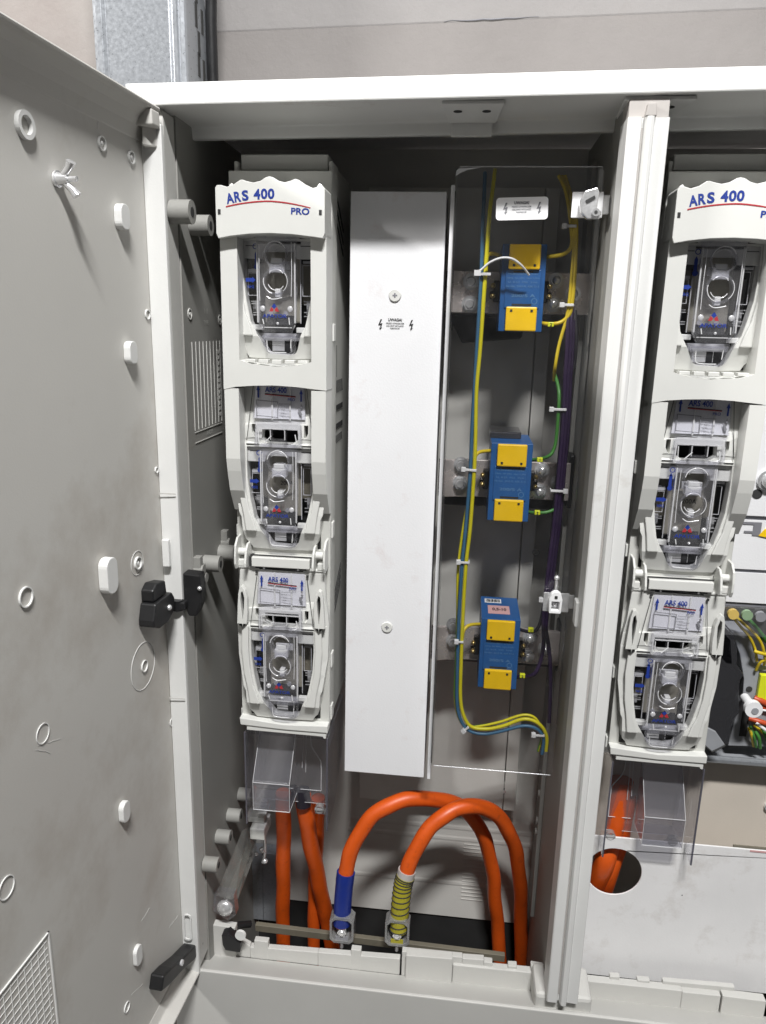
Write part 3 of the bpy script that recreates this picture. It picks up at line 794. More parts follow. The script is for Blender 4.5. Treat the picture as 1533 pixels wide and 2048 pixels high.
    b.plate([L([(-16, -146), (16, -146), (14, -161), (10, -163.5), (-9, -163), (-12, -160)]), L([(-14, -148), (14, -148), (12, -159.5), (9, -161.5), (-8, -161), (-10.5, -158.5)])], .048, .0545)
    tb = sub(b, 'pull_tab', .0010)
    b = mb('milky')
    for sg in (1, -1):
        b.box(q(sg*17.0-.75), q(sg*17.0+.75), .0392, .0404, z0-.135, z0-.0665)
    b.box(q(-7), q(7), .0425, .0500, z0-.0915, z0-.0835); b.box(q(-5), q(5), .0425, .0500, z0-.0832, z0-.0790); b.box(q(-2), q(3), .043, .05, z0-.1125, z0-.105)
    b.sphere((q(-12.5), .0400, z0-.1225), .0026, 1, .5, 1); b.sphere((q(12.5), .0400, z0-.1225), .0026, 1, .5, 1); b.sphere((q(1), .0402, z0-.1352), .0013)
    b.box(q(-14), q(14), .0402, .0404, z0-.1392, z0-.1384)
    sub(b, 'tab_rib', .0006)
    rnd = random.Random(idx*7+3); b = mb('glint')  # thin whitish lines drawn as highlights along the moulding edges
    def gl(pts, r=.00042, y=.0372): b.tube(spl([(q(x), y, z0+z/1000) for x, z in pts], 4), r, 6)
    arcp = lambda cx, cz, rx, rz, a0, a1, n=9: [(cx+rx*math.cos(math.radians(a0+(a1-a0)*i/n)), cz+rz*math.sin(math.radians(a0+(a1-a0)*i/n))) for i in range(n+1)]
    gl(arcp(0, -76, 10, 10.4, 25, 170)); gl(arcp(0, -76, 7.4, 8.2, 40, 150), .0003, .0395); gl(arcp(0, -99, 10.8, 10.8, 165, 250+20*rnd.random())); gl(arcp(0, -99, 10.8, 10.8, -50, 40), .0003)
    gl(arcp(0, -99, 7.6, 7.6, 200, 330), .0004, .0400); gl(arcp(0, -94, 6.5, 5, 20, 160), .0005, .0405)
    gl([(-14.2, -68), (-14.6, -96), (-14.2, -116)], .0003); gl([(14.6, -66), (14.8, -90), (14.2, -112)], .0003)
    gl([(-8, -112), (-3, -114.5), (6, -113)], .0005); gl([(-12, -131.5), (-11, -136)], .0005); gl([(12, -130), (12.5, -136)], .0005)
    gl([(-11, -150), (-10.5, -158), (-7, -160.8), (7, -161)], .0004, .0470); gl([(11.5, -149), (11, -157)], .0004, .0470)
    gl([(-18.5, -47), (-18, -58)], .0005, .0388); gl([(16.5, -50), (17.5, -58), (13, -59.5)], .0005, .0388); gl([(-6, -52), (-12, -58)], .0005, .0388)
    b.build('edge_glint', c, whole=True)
    b = mb('milky'); 
    for (xa, xb, za, zb3, y) in ((20.5, 28.5, -111, -84, .0552), (-30, -21.5, -111, -91, .0552), (19, 19.8, -135, -66, .0530), (-19.8, -19, -135, -90, .0530)):
        if xb-xa < 2: b.box(q(xa), q(xb), y, y+.0005, z0+za/1000, z0+zb3/1000)
        else: b.plate([L(rect(xa, xb, za, zb3)), L(rect(xa+.6, xb-.6, za+.6, zb3-.6))], y, y+.0006)
    b.box(q(-30), q(-21), .0555, .060, z0-.0905, z0-.0880); b.box(q(21), q(30), .0555, .060, z0-.0825, z0-.0805)
    sub(b, 'clear_box')
    # T piece over the slot
    b = mb('tab')
    b.plate([L([(-21.5, -38.5), (-14, -37.6), (14, -37.6), (21.5, -38.5), (22.5, -61.5), (10, -62.5), (6.5, -57), (-6.5, -57), (-10, -62.5), (-22.5, -61.5)]), L(rrect(-19.5, -7.5, -60, -46.2, 1.5)), L(rrect(-6, 6, -55, -46.2, 1)), L(rrect(7.5, 19.5, -60, -46.2, 1.5))], .0395, .0452)
    sub(b, 'top_latch', .0009)
    b = mb('milky'); b.box(q(-21), q(21), .0386, .0394, z0-.0405, z0-.0392); b.box(q(-19), q(19), .0386, .0394, z0-.0456, z0-.0448)
    for sg in (1, -1): b.box(q(sg*20.5-.5), q(sg*20.5+.5), .0386, .0394, z0-.060, z0-.0465); b.box(q(sg*6.8-.4), q(sg*6.8+.4), .0386, .0394, z0-.0555, z0-.0465)
    sub(b, 'latch_edge')
    # printing on the window and tab
    Y = .0442; b = mb('inkblue')
    b.plate([L(circ(-19.6, -69.4, 2.4)), L(circ(-19.6, -69.4, 1.75))], Y, Y+.0003)
    b.plate([L([(-19.6, -72.6), (-18.2, -75.5), (-18.2, -88), (-21, -88), (-21, -75.5)])], .0470, .0473); b.plate([L(circ(-19.6, -86.5, 2.3))], .0466, .0469)
    b.plate([L([(-30, -96), (-24, -96), (-24, -95), (-20.8, -97.6), (-24, -100.2), (-24, -99.3), (-30, -99.3)])], .0482, .0485)
    b.text('NH2', q(-25.5), .0484, z0-.1035, w=.0062, h=.0028, bold=.02)
    b.text('APATOR', q(-1.5), .0398, z0-.1288, w=.0225, h=.0034, bold=.02)
    b.plate([L([(-2, -117.6), (.2, -120.6), (-2, -122.8), (-4.2, -120.6)])], .0397, .0399)
    if idx:
        b.text('ARS 400', q(-2.6), Y, z0-.0098, w=.0205, h=.0052, bold=.025, rot=-.02)
        b.text('PRO', q(12), Y, z0-.0184, w=.0066, h=.0027, bold=.02)
        for xa, za in ((-19.3, -6), (21.2, -8.5)):
            b.plate([L([(xa, za), (xa+1.7, za-4.6), (xa+.75, za-4.6), (xa+.75, za-11.5), (xa-.75, za-11.5), (xa-.75, za-4.6), (xa-1.7, za-4.6)])], Y, Y+.0003)
    sub(b, 'lettering')
    b = mb('inkred'); b.plate([L([(-4.6, -121), (-2.4, -123.2), (-3.4, -125), (-6.4, -125)])], .0397, .0399); b.plate([L([(.6, -121), (-1.6, -123.2), (-.6, -125), (2.4, -125)])], .0397, .0399)
    if idx: b.plate([L([(-13, -13.9), (16, -15.7), (16, -16.3), (-13, -14.6)])], Y, Y+.0003)
    sub(b, 'red_print')
    if not idx: return
    b = mb('tab'); b.plate([L([(-22.5, -2.5), (24, -2.5), (25.5, -37.5), (-25.5, -37.5)])], .0452, .0464); lb = sub(b, 'label_plate', .0004)
    b = mb('label'); b.plate([L([(-22, -3.5), (23.5, -3.5), (24.5, -36.8), (-24, -36.8)])], .04655, .04672); sub(b, 'label_card')
    b = mb('milky'); b.box(q(-7), q(-5.6), .0446, .0451, z0-.0375, z0-.0025); b.box(q(10), q(11.4), .0446, .0451, z0-.0375, z0-.0025); sub(b, 'plate_rib')
    b = mb('inkgrey'); b.plate([L([(-21.3, -19.3), (-.6, -20.6), (-.6, -35.6), (-21.3, -34.4)]), L([(-20.7, -20), (-1.2, -21.2), (-1.2, -34.9), (-20.7, -33.8)])], Y, Y+.0003)
    for (tx, xx, zz, ww) in (('Znamionowy', 6.2, -22.6, .0118), ('prad', 3.2, -25.2, .0055), ('Znamionowe', 6.9, -28.6, .0098), ('typ', 3.0, -31, .0052), ('wkladka', 6.9, -34.2, .0092)):
        b.text(tx, q(xx), Y, z0+zz/1000, w=ww, h=.0015, bold=.02)
    b.plate([L([(18.2, -27), (19.6, -26.4), (22.2, -31.8), (21, -32.8), (19.6, -32)])], Y, Y+.0003); b.box(q(21.2), q(21.7), Y, Y+.0003, z0-.0352, z0-.0325); b.box(q(21.1), q(21.5), Y, Y+.0003, z0-.0255, z0-.022)
    b.plate([L(circ(21.3, -24.8, 1.1, 1.1, 12))], Y, Y+.0003)
    b.mat('inkblack'); b.plate([L([(-13, -13.1), (16, -14.9), (16, -15.65), (-13, -13.85)])], Y, Y+.0003)
    sub(b, 'grey_print')
def handle(t):
    A, B = .0300, .0600
    def P_(pts): return [(q(x), z) for x, z in pts]
    # frame of the upper handle
    outer = P_([(-47, .0735), (47, .0735), (47.4, -.0585), (36, -.0575), (20, -.0560), (0, -.0552), (-20, -.0560), (-36, -.0575), (-47.4, -.0600)])
    hole = P_([(-32, .090), (32.5, .090), (33.8, -.0345), (22, -.0370), (0, -.0388), (-22, -.0365), (-32, -.0345)])
    b = mb('sw')
    b.plate([P_([(-47, .0725), (-31.8, .0725), (-32, -.0335), (-22, -.0365), (0, -.0388), (22, -.0370), (33.8, -.0335), (33.2, .0725), (47, .0725), (47.4, -.0585), (36, -.0575), (20, -.0560), (0, -.0552), (-20, -.0560), (-36, -.0575), (-47.4, -.0600)])], A, B)
    # lower arms, profile in depth
    for sg in (1, -1):
        x0, x1 = sorted((sg*.0336, sg*.0470))
        prof = [(.0305, -.0590), (.0305, -.1240), (.0330, -.136), (.0390, -.1560), (.0520, -.1780), (.060, -.1790), (.060, -.0590)]
        b.prism([(CX+x0, y, z) for y, z in prof], (x1-x0, 0, 0))
    h = b.build('handle', t, bevel=.0012)
    b = mb('sw')
    top = [(-47.2, .1095), (-45.5, .1118), (-42, .1118), (-37, .1104), (-31, .1122), (-25.5, .1158), (-23, .1160), (-20, .1150), (-14, .1138), (-8, .1150), (-3, .1180), (0, .1186), (3, .1180), (8, .1152), (13, .1140), (18, .1152), (22, .1168), (25, .1160), (31, .1122), (37, .1096), (42, .1108), (45.5, .1112), (47.2, .1090)]
    bot = [(47.2, .074), (45.5, .0700), (34, .0714), (18, .0730), (0, .0736), (-18, .0730), (-34, .0712), (-45.5, .0690), (-47.2, .073)]
    b.plate([P_(top+bot)], .0215, .052)
    g = b.build('grip', h, bevel=.0028, seg=3)
    Y = .0212
    b = mb('inkblue')
    def arc(x):    # red line height
        u = x/1000; return .0992-2.6*(u+.003)**2*1.1-.0012*(abs(x)/40)
    for ch, x, rz in (('A', -34.3, .17), ('R', -27.6, .13), ('S', -21.0, .09), ('4', -10.8, .04), ('0', -4.6, .0), ('0', 1.4, -.02)):
        b.text(ch, q(x), Y, arc(x)+.0059, w=.0058 if ch != 'A' else .0068, h=.0083, bold=.035, rot=rz)
    b.text('PRO', q(26.3), Y, .0913, w=.0158, h=.0054, bold=.03, rot=-.03)
    b.build('lettering', h)
    b = mb('inkred'); n = 20; up = []; dn = []
    for i in range(n+1):
        x = -38+73*i/n; w_ = .0011*(1 if i < 14 else 1-(i-14)*.06); up.append((q(x), arc(x)+w_/2)); dn.append((q(x), arc(x)-w_/2))
    b.plate([up+dn[::-1]], Y, Y+.0003); b.build('red_line', h)
    b = mb('line')
    for x in (-44, 43.5): b.box(q(x)-.0012, q(x)+.0012, .0211, .0216, .0885, .0925)
    b.build('grip_hole', h)
    # fingers along the window sill of the handle
    b = mb('sw')
    for x in (-27, -15, -3, 9, 21): b.box(q(x), q(x+9), .0315, .040, -.0352-.0012*(1-abs(x+4)/30), -.0325)
    b.build('handle_rib', h, bevel=.0005)
    # hinge ears
    b = mb('sw'); zc = -.2200
    for sg in (1, -1):
        for xo in (44.0, 33.4):
            prof = [(.0385, zc-.002), (.0405, zc+.0085), (.048, zc+.0150), (.060, zc+.0155), (.060, zc-.0135), (.050, zc-.0155), (.041, zc-.0155), (.0385, zc-.010)] if xo > 40 else [(.040, zc+.004), (.046, zc+.0095), (.058, zc+.010), (.058, zc-.0145), (.046, zc-.0145), (.036, zc-.012), (.036, zc-.008)]
            xx = sg*xo/1000; b.prism([(CX+xx-.0011, y, z) for y, z in prof], (.0022, 0, 0))
        b.cyl((CX+sg*.0345, .050, zc), (sg, 0, 0), .0038, .0090, 18)
        b.box(*(sorted((CX+sg*.036, CX+sg*.044))), .047, .058, zc-.0145, zc-.0075)
    b.build('hinge_ear', h, bevel=.0007)
    b = mb('sw'); b.box(q(-29), q(29), .0435, .058, -.2330, -.2232); b.box(q(-44), q(44), .0475, .058, -.2365, -.2338)
    o = b.build('hinge_bar', h, bevel=.0008)
    b = mb('line'); b.box(q(-31), q(30), .0475, .0480, -.2228, -.2215); b.box(q(-31.5), q(-29.3), .0445, .056, -.233, -.2232); b.box(q(-26), q(25), .0466, .0472, -.2352, -.2338); b.build('hinge_gap', h)
    b = mb('steel')
    for x in (-17, 17): b.sphere((q(x), .0462, -.2346), .0012)
    b.build('hinge_pin', h)
def shroud(t):
    zt, zb_ = -.4195, -.5300
    x0, x1 = CX-.0430, CX+.0465
    b = mb('shroud')
    # side walls
    for xx in (x0, x1-.0015):
        b.prism([(xx, .052, zt), (xx, .150, zt), (xx, .150, zb_+.045), (xx, .098, zb_+.004), (xx, .052, zb_)], (.0015, 0, 0))
    b.box(x0+.0016, x1-.0016, .088, .0895, zb_+.006, zt)          # inner front plate
    b.box(x0+.0016, x1-.0016, .148, .1495, zb_+.05, zt)
    s_ = b.build('terminal_shroud', t, bevel=.0004)
    # projecting wedge pocket
    px0, px1 = CX-.0350, CX+.0050
    b = mb('shroud'); zp0, zp1, zp2 = -.5120, -.4790, -.4290
    def panel(P4, th): b.prism(P4, th)
    panel([(px0, .052, zp0), (px1, .052, zp0), (px1, .052, zp1), (px0, .052, zp1)], (0, .0012, 0))
    panel([(px0, .0535, zp1), (px1, .0535, zp1), (px1, .0865, zp2), (px0, .0865, zp2)], (0, .0008, .0008))
    for xx in (px0, px1-.001):
        panel([(xx, .0535, zp0+.001), (xx, .0535, zp1-.0005), (xx, .0865, zp2-.001), (xx, .0865, zp0+.001)], (.001, 0, 0))
    panel([(px0+.001, .0535, zp0), (px1-.001, .0535, zp0), (px1-.001, .0865, zp0), (px0+.001, .0865, zp0)], (0, 0, .0009))
    def ln(pts, r=.0004): b.tube(pts, r, 6)
    b.mat('milky')
    for xx in (px0, px1):
        ln([(xx, .0515, zp0), (xx, .0515, zp1)]); ln([(xx, .0515, zp1), (xx, .0865, zp2)]); ln([(xx, .052, zp0), (xx, .087, zp0)], .0003)
    ln([(px0, .0515, zp1), (px1, .0515, zp1)], .0005); ln([(px0, .0515, zp0), (px1, .0515, zp0)], .0005); ln([(px0, .0865, zp2), (px1, .0865, zp2)], .0006)
    b.build('shroud_pocket', s_)
    b = mb('shroudedge')
    for xx in (x0-.0002, x1-.0014): b.prism([(xx, .0505, zt), (xx, .0518, zt), (xx, .0518, zb_), (xx, .0505, zb_)], (.0016, 0, 0))
    b.build('shroud_edge', s_)
    b = mb('milky')
    ln([(x0+.002, .0875, zb_+.0065), (x1-.002, .0875, zb_+.0065)], .0003)
    ln(spl([(q(21), .0872, -.427), (q(21), .0872, -.447), (q(24), .0872, -.457), (q(31), .0872, -.468), (q(32.5), .0872, -.475), (q(32.5), .0872, -.507)], 5), .0006)
    ln([(q(9), .0872, -.507), (q(32.5), .0872, -.507)], .0004); ln([(q(13), .0872, -.43), (q(11), .0872, -.48)], .0004); ln([(q(16), .0872, -.43), (q(15), .0872, -.485)], .0004)
    ln(spl([(q(-36), .0872, -.427), (q(-36), .0872, -.452), (q(-39), .0872, -.463), (q(-39), .0872, -.50)], 5), .0004)
    b.build('shroud_rib', s_)
    b = mb('tab')
    for xx in (-31, 33):
        b.mat('guard'); b.ring((q(xx), .080, zb_+.008), (0, -1, 0), .0052, .0034, .006, 18); b.box(q(xx-6), q(xx+6), .079, .086, zb_-.001, zb_+.002)
        b.cyl((q(xx-5), .075, zb_+.008), (1, 0, 0), .0020, .010, 12)
    b.build('shroud_foot', s_, bevel=.0004)
sw = make_switch()
sw2 = copy_tree(sw, None, (.3785, 0, -.0), 'white vertical three-pole fuse switch in the right compartment beside the meter plates')

for c_ in sw2.children:
    if c_.name.startswith('terminal_shroud'):
        for g_ in c_.children:
            if g_.name.startswith(('shroud_pocket', 'shroud_rib')): g_.scale.x = -1
# ================================================================== WHITE COVER PANEL
def text_block(b, cx, cz, Y, s=1.0, rot=0, mat='inkblack'):
    b.mat(mat)
    def tx(t, dx, dz, w_, h_, bold=0):
        c_, n_ = math.cos(rot), math.sin(rot); a, z = dx*s/1000, dz*s/1000
        b.text(t, cx+a*c_-z*n_, Y, cz+a*n_+z*c_, w=w_*s/1000, h=h_*s/1000, bold=bold, rot=rot)
    tx('UWAGA!', 0, 4.8, 13, 2.6, .03); tx('PRZED OTWARCIEM', 0, 1.5, 16.8, 1.35, .02); tx('OSLONY WYLACZ', 0, -.8, 16.4, 1.35, .02); tx('NAPIECIE', 0, -3.1, 9, 1.35, .02)
    for sx in (-14.4, 14.8):
        pts = [(.6, 5), (2.0, 5), (.1, .9), (2.4, 1.6), (1.3, -2.6), (2.1, -2.3), (.2, -4.9), (-.4, -2.6), (.4, -2.9), (.5, .0), (-1.6, -.6)]
        c_, n_ = math.cos(rot), math.sin(rot)
        b.plate([[(cx+((sx+x)*c_-z*n_)*s/1000, cz+((sx+x)*n_+z*c_)*s/1000) for x, z in pts]], Y, Y+.0002)
YP = .085
a, c = W(700, 383, YP), W(893, 383, YP); d_, e_ = W(690, 1545, YP), W(848, 1553, YP)
px0, px1 = (a.x+d_.x)/2, (c.x+e_.x)/2; pz1, pz0 = (a.z+c.z)/2, (d_.z+e_.z)/2
t = thing('cover_panel', ((px0+px1)/2, YP, pz0), 'long blank white-painted panel between the left fuse switch and the clear sheet', 'cover panel')
b = mb('white')
b.box(px0, px1, YP, YP+.0015, pz0, pz1); b.box(px0, px0+.0015, YP+.0016, YP+.08, pz0, pz1); b.box(px1-.0015, px1, YP+.0016, YP+.045, pz0, pz1)
b.build('panel', t, bevel=.0007)
for u, v in ((790, 591), (774, 1254)):
    p = W(u, v, YP)
    b = mb('milky'); b.mat('sw'); b.cyl((p.x, YP-.0001, p.z), (0, -1, 0), .0061, .0016, 28, .0052)
    b.mat('inkgrey'); b.box(p.x-.0007, p.x+.0007, YP-.0020, YP-.0016, p.z-.0022, p.z+.0022); b.box(p.x-.0022, p.x-.0008, YP-.0020, YP-.0016, p.z-.0007, p.z+.0007); b.box(p.x+.0008, p.x+.0022, YP-.0020, YP-.0016, p.z-.0007, p.z+.0007)
    b.build('screw', t, bevel=.0004)
b = MB(); p = W(790, 650, YP-.0006); text_block(b, p.x, p.z, YP-.0005, 1.0); b.build('warning_text', t)
# folded sheet strip behind the panel's right edge
ps = W(903, 500, .07); 
t2 = mb('white'); 
t2.prism([(px1+.0040, .074, pz0+.006), (px1+.0075, .074, pz0+.006), (px1+.0075, .074, pz1+.004), (px1+.0040, .074, pz1+.004)], (0, .07, 0))
tag(t2.build('side_strip', None, bevel=.0006), 'narrow white folded strip along the left edge of the clear sheet', 'trim strip')

# ================================================================== CLEAR ACRYLIC COVER
YA = .062
A0, A1, A2, A3 = W(912, 336, YA), W(1211, 330, YA), W(1104, 1548, YA), W(862, 1533, YA)
ax0, ax1 = (A0.x+A3.x)/2, (A1.x+A2.x)/2; az1, az0 = (A0.z+A1.z)/2, (A2.z+A3.z)/2
t = thing('clear_cover', ((ax0+ax1)/2, YA, az0), 'tall clear acrylic sheet covering the three blue transformers', 'clear cover')
b = mb('acrylic'); b.plate([rrect(ax0, ax1, az0, az1, .004)], YA, YA+.003); b.build('sheet', t)
b = mb('acrylic'); b.box(ax0, ax0+.002, YA+.0034, YA+.05, az0+.002, az1-.004); b.build('side_return', t)
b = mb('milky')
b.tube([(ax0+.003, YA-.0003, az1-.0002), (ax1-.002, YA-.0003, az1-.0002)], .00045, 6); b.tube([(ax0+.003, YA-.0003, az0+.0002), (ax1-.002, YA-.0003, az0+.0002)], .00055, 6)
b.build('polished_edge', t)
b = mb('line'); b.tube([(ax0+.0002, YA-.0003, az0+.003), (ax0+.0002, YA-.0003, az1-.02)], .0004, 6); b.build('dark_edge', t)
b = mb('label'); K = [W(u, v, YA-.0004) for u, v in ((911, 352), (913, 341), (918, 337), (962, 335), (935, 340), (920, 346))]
b.prism(K, (0, .0003, 0)); b.build('corner_glare', t)  # white sliver painted in place of glare on the corner
pA = W(1044, 417, YA-.0005); sh = .045
b = mb('label'); c_, n_ = math.cos(.03), math.sin(.03)
b.plate([[(pA.x+(x-pA.x)*c_-(z-pA.z)*n_, pA.z+(x-pA.x)*n_+(z-pA.z)*c_) for x, z in rrect(pA.x-.0222, pA.x+.0222, pA.z-.0092, pA.z+.0092, .003)]], YA-.0004, YA-.0001)
o = b.build('warning_label', t)
b = MB(); text_block(b, pA.x-.0005, pA.z, YA-.0007, .98, .03, 'inkgrey'); b.build('lettering', o)

# ================================================================== BUSBARS AND CURRENT TRANSFORMERS
YC = .098
cts = [(1003, 1092, 487, 993, 1080, 664), (985, 1070, 887, 977, 1057, 1042), (962, 1042, 1239, 957, 1033, 1376)]
txt = ['topmost blue current transformer with yellow terminal covers and dark top', 'middle blue current transformer with yellow covers and green wires', 'lowest blue current transformer with a barcode and a pink label on top']
allx0 = sum(W(k[0], k[2], YC).x+W(k[3], k[5], YC).x for k in cts)/6; allx1 = sum(W(k[1], k[2], YC).x+W(k[4], k[5], YC).x for k in cts)/6
ctz = [((W(k[0], k[2], YC).z+W(k[1], k[2], YC).z)/2+(W(k[3], k[5], YC).z+W(k[4], k[5], YC).z)/2)/2 for k in cts]
hh = .0392; cxm = (allx0+allx1)/2; hw = (allx1-allx0)/2
def make_ct(i):
    zc = ctz[i]; xo = 0
    t = thing('current_transformer', (cxm, .165, zc-hh), txt[i], 'transformer', 'current transformers on the busbars')
    b = mb('blueplate')
    b.box(cxm-hw, cxm+hw, YC, YC+.066, zc-hh, zc+hh); b.box(cxm-hw+.004, cxm+hw-.004, YC-.0012, YC-.0002, zc-.018, zc+.0165)
    bo = b.build('body', t, bevel=.0012)
    for sg in (1, -1):
        b = mb('yellowcap'); x0, x1 = cxm-hw*.70, cxm+hw*.72
        z0, z1 = sorted((zc+sg*(hh-.0005), zc+sg*(hh-.0225)))
        b.box(x0, x1, YC-.0045, YC-.0003, z0, z1); co_ = b.build('terminal_cover', t, bevel=.0011)
        b = mb('inkblack'); zz = zc+sg*(hh-.0190)
        for x in (x0+.0048, x1-.0050): b.box(x-.0011, x+.0011, YC-.0049, YC-.0046, zz-.0011, zz+.0011)
        b.build('cover_slot', co_)
        b = mb('dark'); b.box(cxm-.009, cxm+.009, YC-.0016, YC-.0013, zc+sg*(hh-.0245)-.0008, zc+sg*(hh-.0245)+.0008); b.build('notch', bo)
    b = mb('inklight')
    for k, (wd, n_) in enumerate(((.027, 'PN-EN 61869-2  0,72/3kV'), (.030, '50Hz  Ith 60In  Idyn 2,5Ith'), (.027, 'kl. 0,5S  FS5  5VA'), (.030, 'Nr fabr. 2018 PL ASK 31.4'))):
        b.text(n_, cxm, YC-.0015, zc+.0125-k*.0036, w=wd, h=.0018)
    b.text('200/5 A', cxm+.001, YC-.0015, zc-.0065, w=.022, h=.0028, bold=.01)
    b.plate([circ(cxm+.0115, zc-.0115, .0028, n=16), circ(cxm+.0115, zc-.0115, .0023, n=16)], YC-.0015, YC-.0013)
    b.build('rating_print', bo)
    b = mb('black')
    for sg in (1, -1):
        x = cxm+sg*(hw+.003); b.box(x-.0028, x+.0028, YC+.020, YC+.05, zc-.012, zc+.008); b.box(*(sorted((x, x+sg*.006))), YC+.022, YC+.030, zc-.009, zc-.002)
    b.build('clamp', t, bevel=.001, whole=True)
    b = mb('brass')
    for sg in (1, -1):
        for dz in (.003, -.0065): x = cxm+sg*(hw+.0065); b.cyl((x, YC+.020, zc+dz), (0, -1, 0), .0024, .003, 12); b.sphere((x, YC+.017, zc+dz), .0019)
    b.build('brass_screw', t)
    if i == 2:
        b = mb('label'); z = zc+hh+.0004; b.box(cxm-.016, cxm+.002, YC+.046, YC+.058, zc+hh+.0002, z); b.build('barcode_label', t)
        b = mb('inkblack')
        for k in range(12): x = cxm-.0145+k*.00125; b.box(x, x+.0005+.0003*(k % 3), YC+.048, YC+.056, z+.0002, z+.0004)
        b.build('barcode', t)
        b = mb('pink'); b.box(cxm-.013, cxm+.010, YC+.014, YC+.038, zc+hh+.0002, z); b.build('pink_label', t)
        b = mb('inkblack'); b.text('0,5-10', cxm-.001, 0, 0, w=.015, h=.009, bold=.03, mp=lambda v: Vector((v.x, YC+.026+v.z, z+.0003))); b.build('label_mark', t)
    if i == 1:
        b = mb('smoke'); b.box(cxm-hw-.001, cxm+hw-.010, YC+.03, YC+.075, zc+hh+.0004, zc+hh+.007); b.build('cap', t, bevel=.0006)
    return t
for i in range(3): make_ct(i)
btx = ['topmost reddish tinned busbar with two bolts behind the clear sheet', 'middle tinned busbar with two bolts beside the blue and yellow wires', 'lowest tinned busbar behind the transformer with the pink label']
for i in range(3):
    zc = ctz[i]-.003; YBb = .128
    xa, xb = W((903, 889, 874)[i], (590, 945, 1262)[i], YBb).x, W((1185, 1140, 1120)[i], (590, 960, 1280)[i], YBb).x
    t = thing('busbar', (xa, YBb, zc), btx[i], 'busbar', 'tinned busbars through the transformers')
    b = mb('bar'); h2 = .0195
    b.box(xa+.0125, xb, YBb, YBb+.006, zc-h2, zc+h2); bo = b.build('bar', t, bevel=.0007)
    b = mb('bar'); b.prism([(xa-.006, YBb-.004, zc-h2), (xa+.0018, YBb-.008, zc-h2), (xa+.0125, YBb-.004, zc-h2), (xa+.026, YBb-.0035, zc-h2), (xa+.026, YBb-.0005, zc-h2), (xa-.006, YBb-.0005, zc-h2)], (0, 0, 2*h2)); b.build('connector', t, bevel=.0006)
    b = mb('steel')
    for (u, vv) in (((942, 563), (939, 608)), ((922, 930), (920, 967)), ((907, 1252), (906, 1283)))[i]:
        p = W(u, vv, YBb-.008)
        b.cyl((p.x, YBb-.0038, p.z), (0, -1, 0), .0078, .0014, 24); b.cyl((p.x, YBb-.0053, p.z), (0, -1, 0), .0062, .005, 6); b.cyl((p.x, YBb-.0104, p.z), (0, -1, 0), .0046, .0012, 18, .0036)
    xr_ = cxm+hw
    for dx, dz in ((.013, .012), (.012, -.010), (.030, .0)):
        b.cyl((xr_+dx, YBb-.0003, zc+dz), (0, -1, 0), .0075, .0014, 24); b.cyl((xr_+dx, YBb-.0018, zc+dz), (0, -1, 0), .0058, .005, 6); b.sphere((xr_+dx, YBb-.0075, zc+dz), .0042, 1, .6, 1)
    b.build('bolt', t, bevel=.0004)
    b = mb('black'); zz = zc-h2
    b.prism([(xa-.004, .160, zz-.001), (cxm+.01, .160, zz-.001), (cxm+.006, .160, zz-.024), (xa+.012, .160, zz-.030)] if i == 0 else [(xa, .160, zz-.001), (xb, .160, zz-.001), (xb, .160, zz-.018), (xa, .160, zz-.018)], (0, .037, 0))
    b.box(xb-.002, xb+.004, .13, .165, zc-.028, zc+.028)
    b.build('insulator', t, bevel=.002)

# ================================================================== WIRES BEHIND THE CLEAR SHEET
def wire(name, mat, pts, Y, r, label, n=10, twist=0, cat='wire', ph=0, group=None, k=6):
    b = mb(mat); b.tube(pxl(pts, Y, k), r, n, twist=twist, ph0=ph)
    return tag(b.build(name), label, cat, group)
YL = .086
wire('blue_wire', 'wblue', [(970, 345, .12), (968, 400, .10), (966, 440), (962, 560), (952, 720), (944, 860), (940, 950), (931, 1060), (924, 1130), (918, 1230), (915, 1330), (914, 1400), (920, 1436), (936, 1460), (966, 1468), (1000, 1463), (1046, 1452), (1074, 1458), (1087, 1478), (1084, 1508)], YL, .0018, 'dull blue wire on the left side of the long bundle', 10)
wire('earth_wire', 'wyg', [(990, 340, .12), (984, 390, .10), (979, 430), (970, 560), (960, 700), (953, 780), (951, 880), (948, 950), (940, 1060), (932, 1130), (926, 1230), (922, 1330), (921, 1395), (927, 1430), (942, 1453), (972, 1458), (1006, 1452), (1048, 1438), (1078, 1448), (1093, 1472), (1092, 1502)], YL-.001, .0019, 'bright yellow-green earth wire beside the dull blue wire', 12, .02, ph=.4)
wire('earth_wire', 'wyg', [(937, 1000, .090), (926, 1060, .090), (916, 1140, .091), (915, 1230, .092), (912, 1330, .091), (910, 1390, .090), (916, 1430, .090), (930, 1452, .090), (960, 1452, .090), (1000, 1444, .090), (1046, 1430, .091), (1072, 1438, .091), (1084, 1468, .091), (1076, 1502, .095)], 0.09, .0015, 'thin yellow-green wire emerging left of the blue wire low down', 10, .12, ph=1)
YE = .092
def yw(pts, lab, r=.0018, m='wyel'): return wire('yellow_wire' if m == 'wyel' else 'green_wire', m, pts, YE, r, lab, 10)
yw([(962, 530, .088), (972, 514, .090), (985, 507, .095), (1006, 514, .11)], 'short yellow wire end looping into the top transformer from the left')
yw([(948, 930, .088), (950, 914, .090), (960, 904, .095), (988, 901, .108)], 'short yellow wire looping into the middle transformer from the left')
yw([(925, 1275, .088), (928, 1260, .090), (940, 1250, .095), (966, 1248, .108)], 'short yellow wire looping into the lowest transformer from the left')
yw([(1118, 352, .12), (1130, 378, .11), (1137, 410, .10), (1142, 450), (1144, 485), (1138, 500), (1122, 510), (1088, 514, .105)], 'yellow wire bending left into the top terminal of the upper transformer')
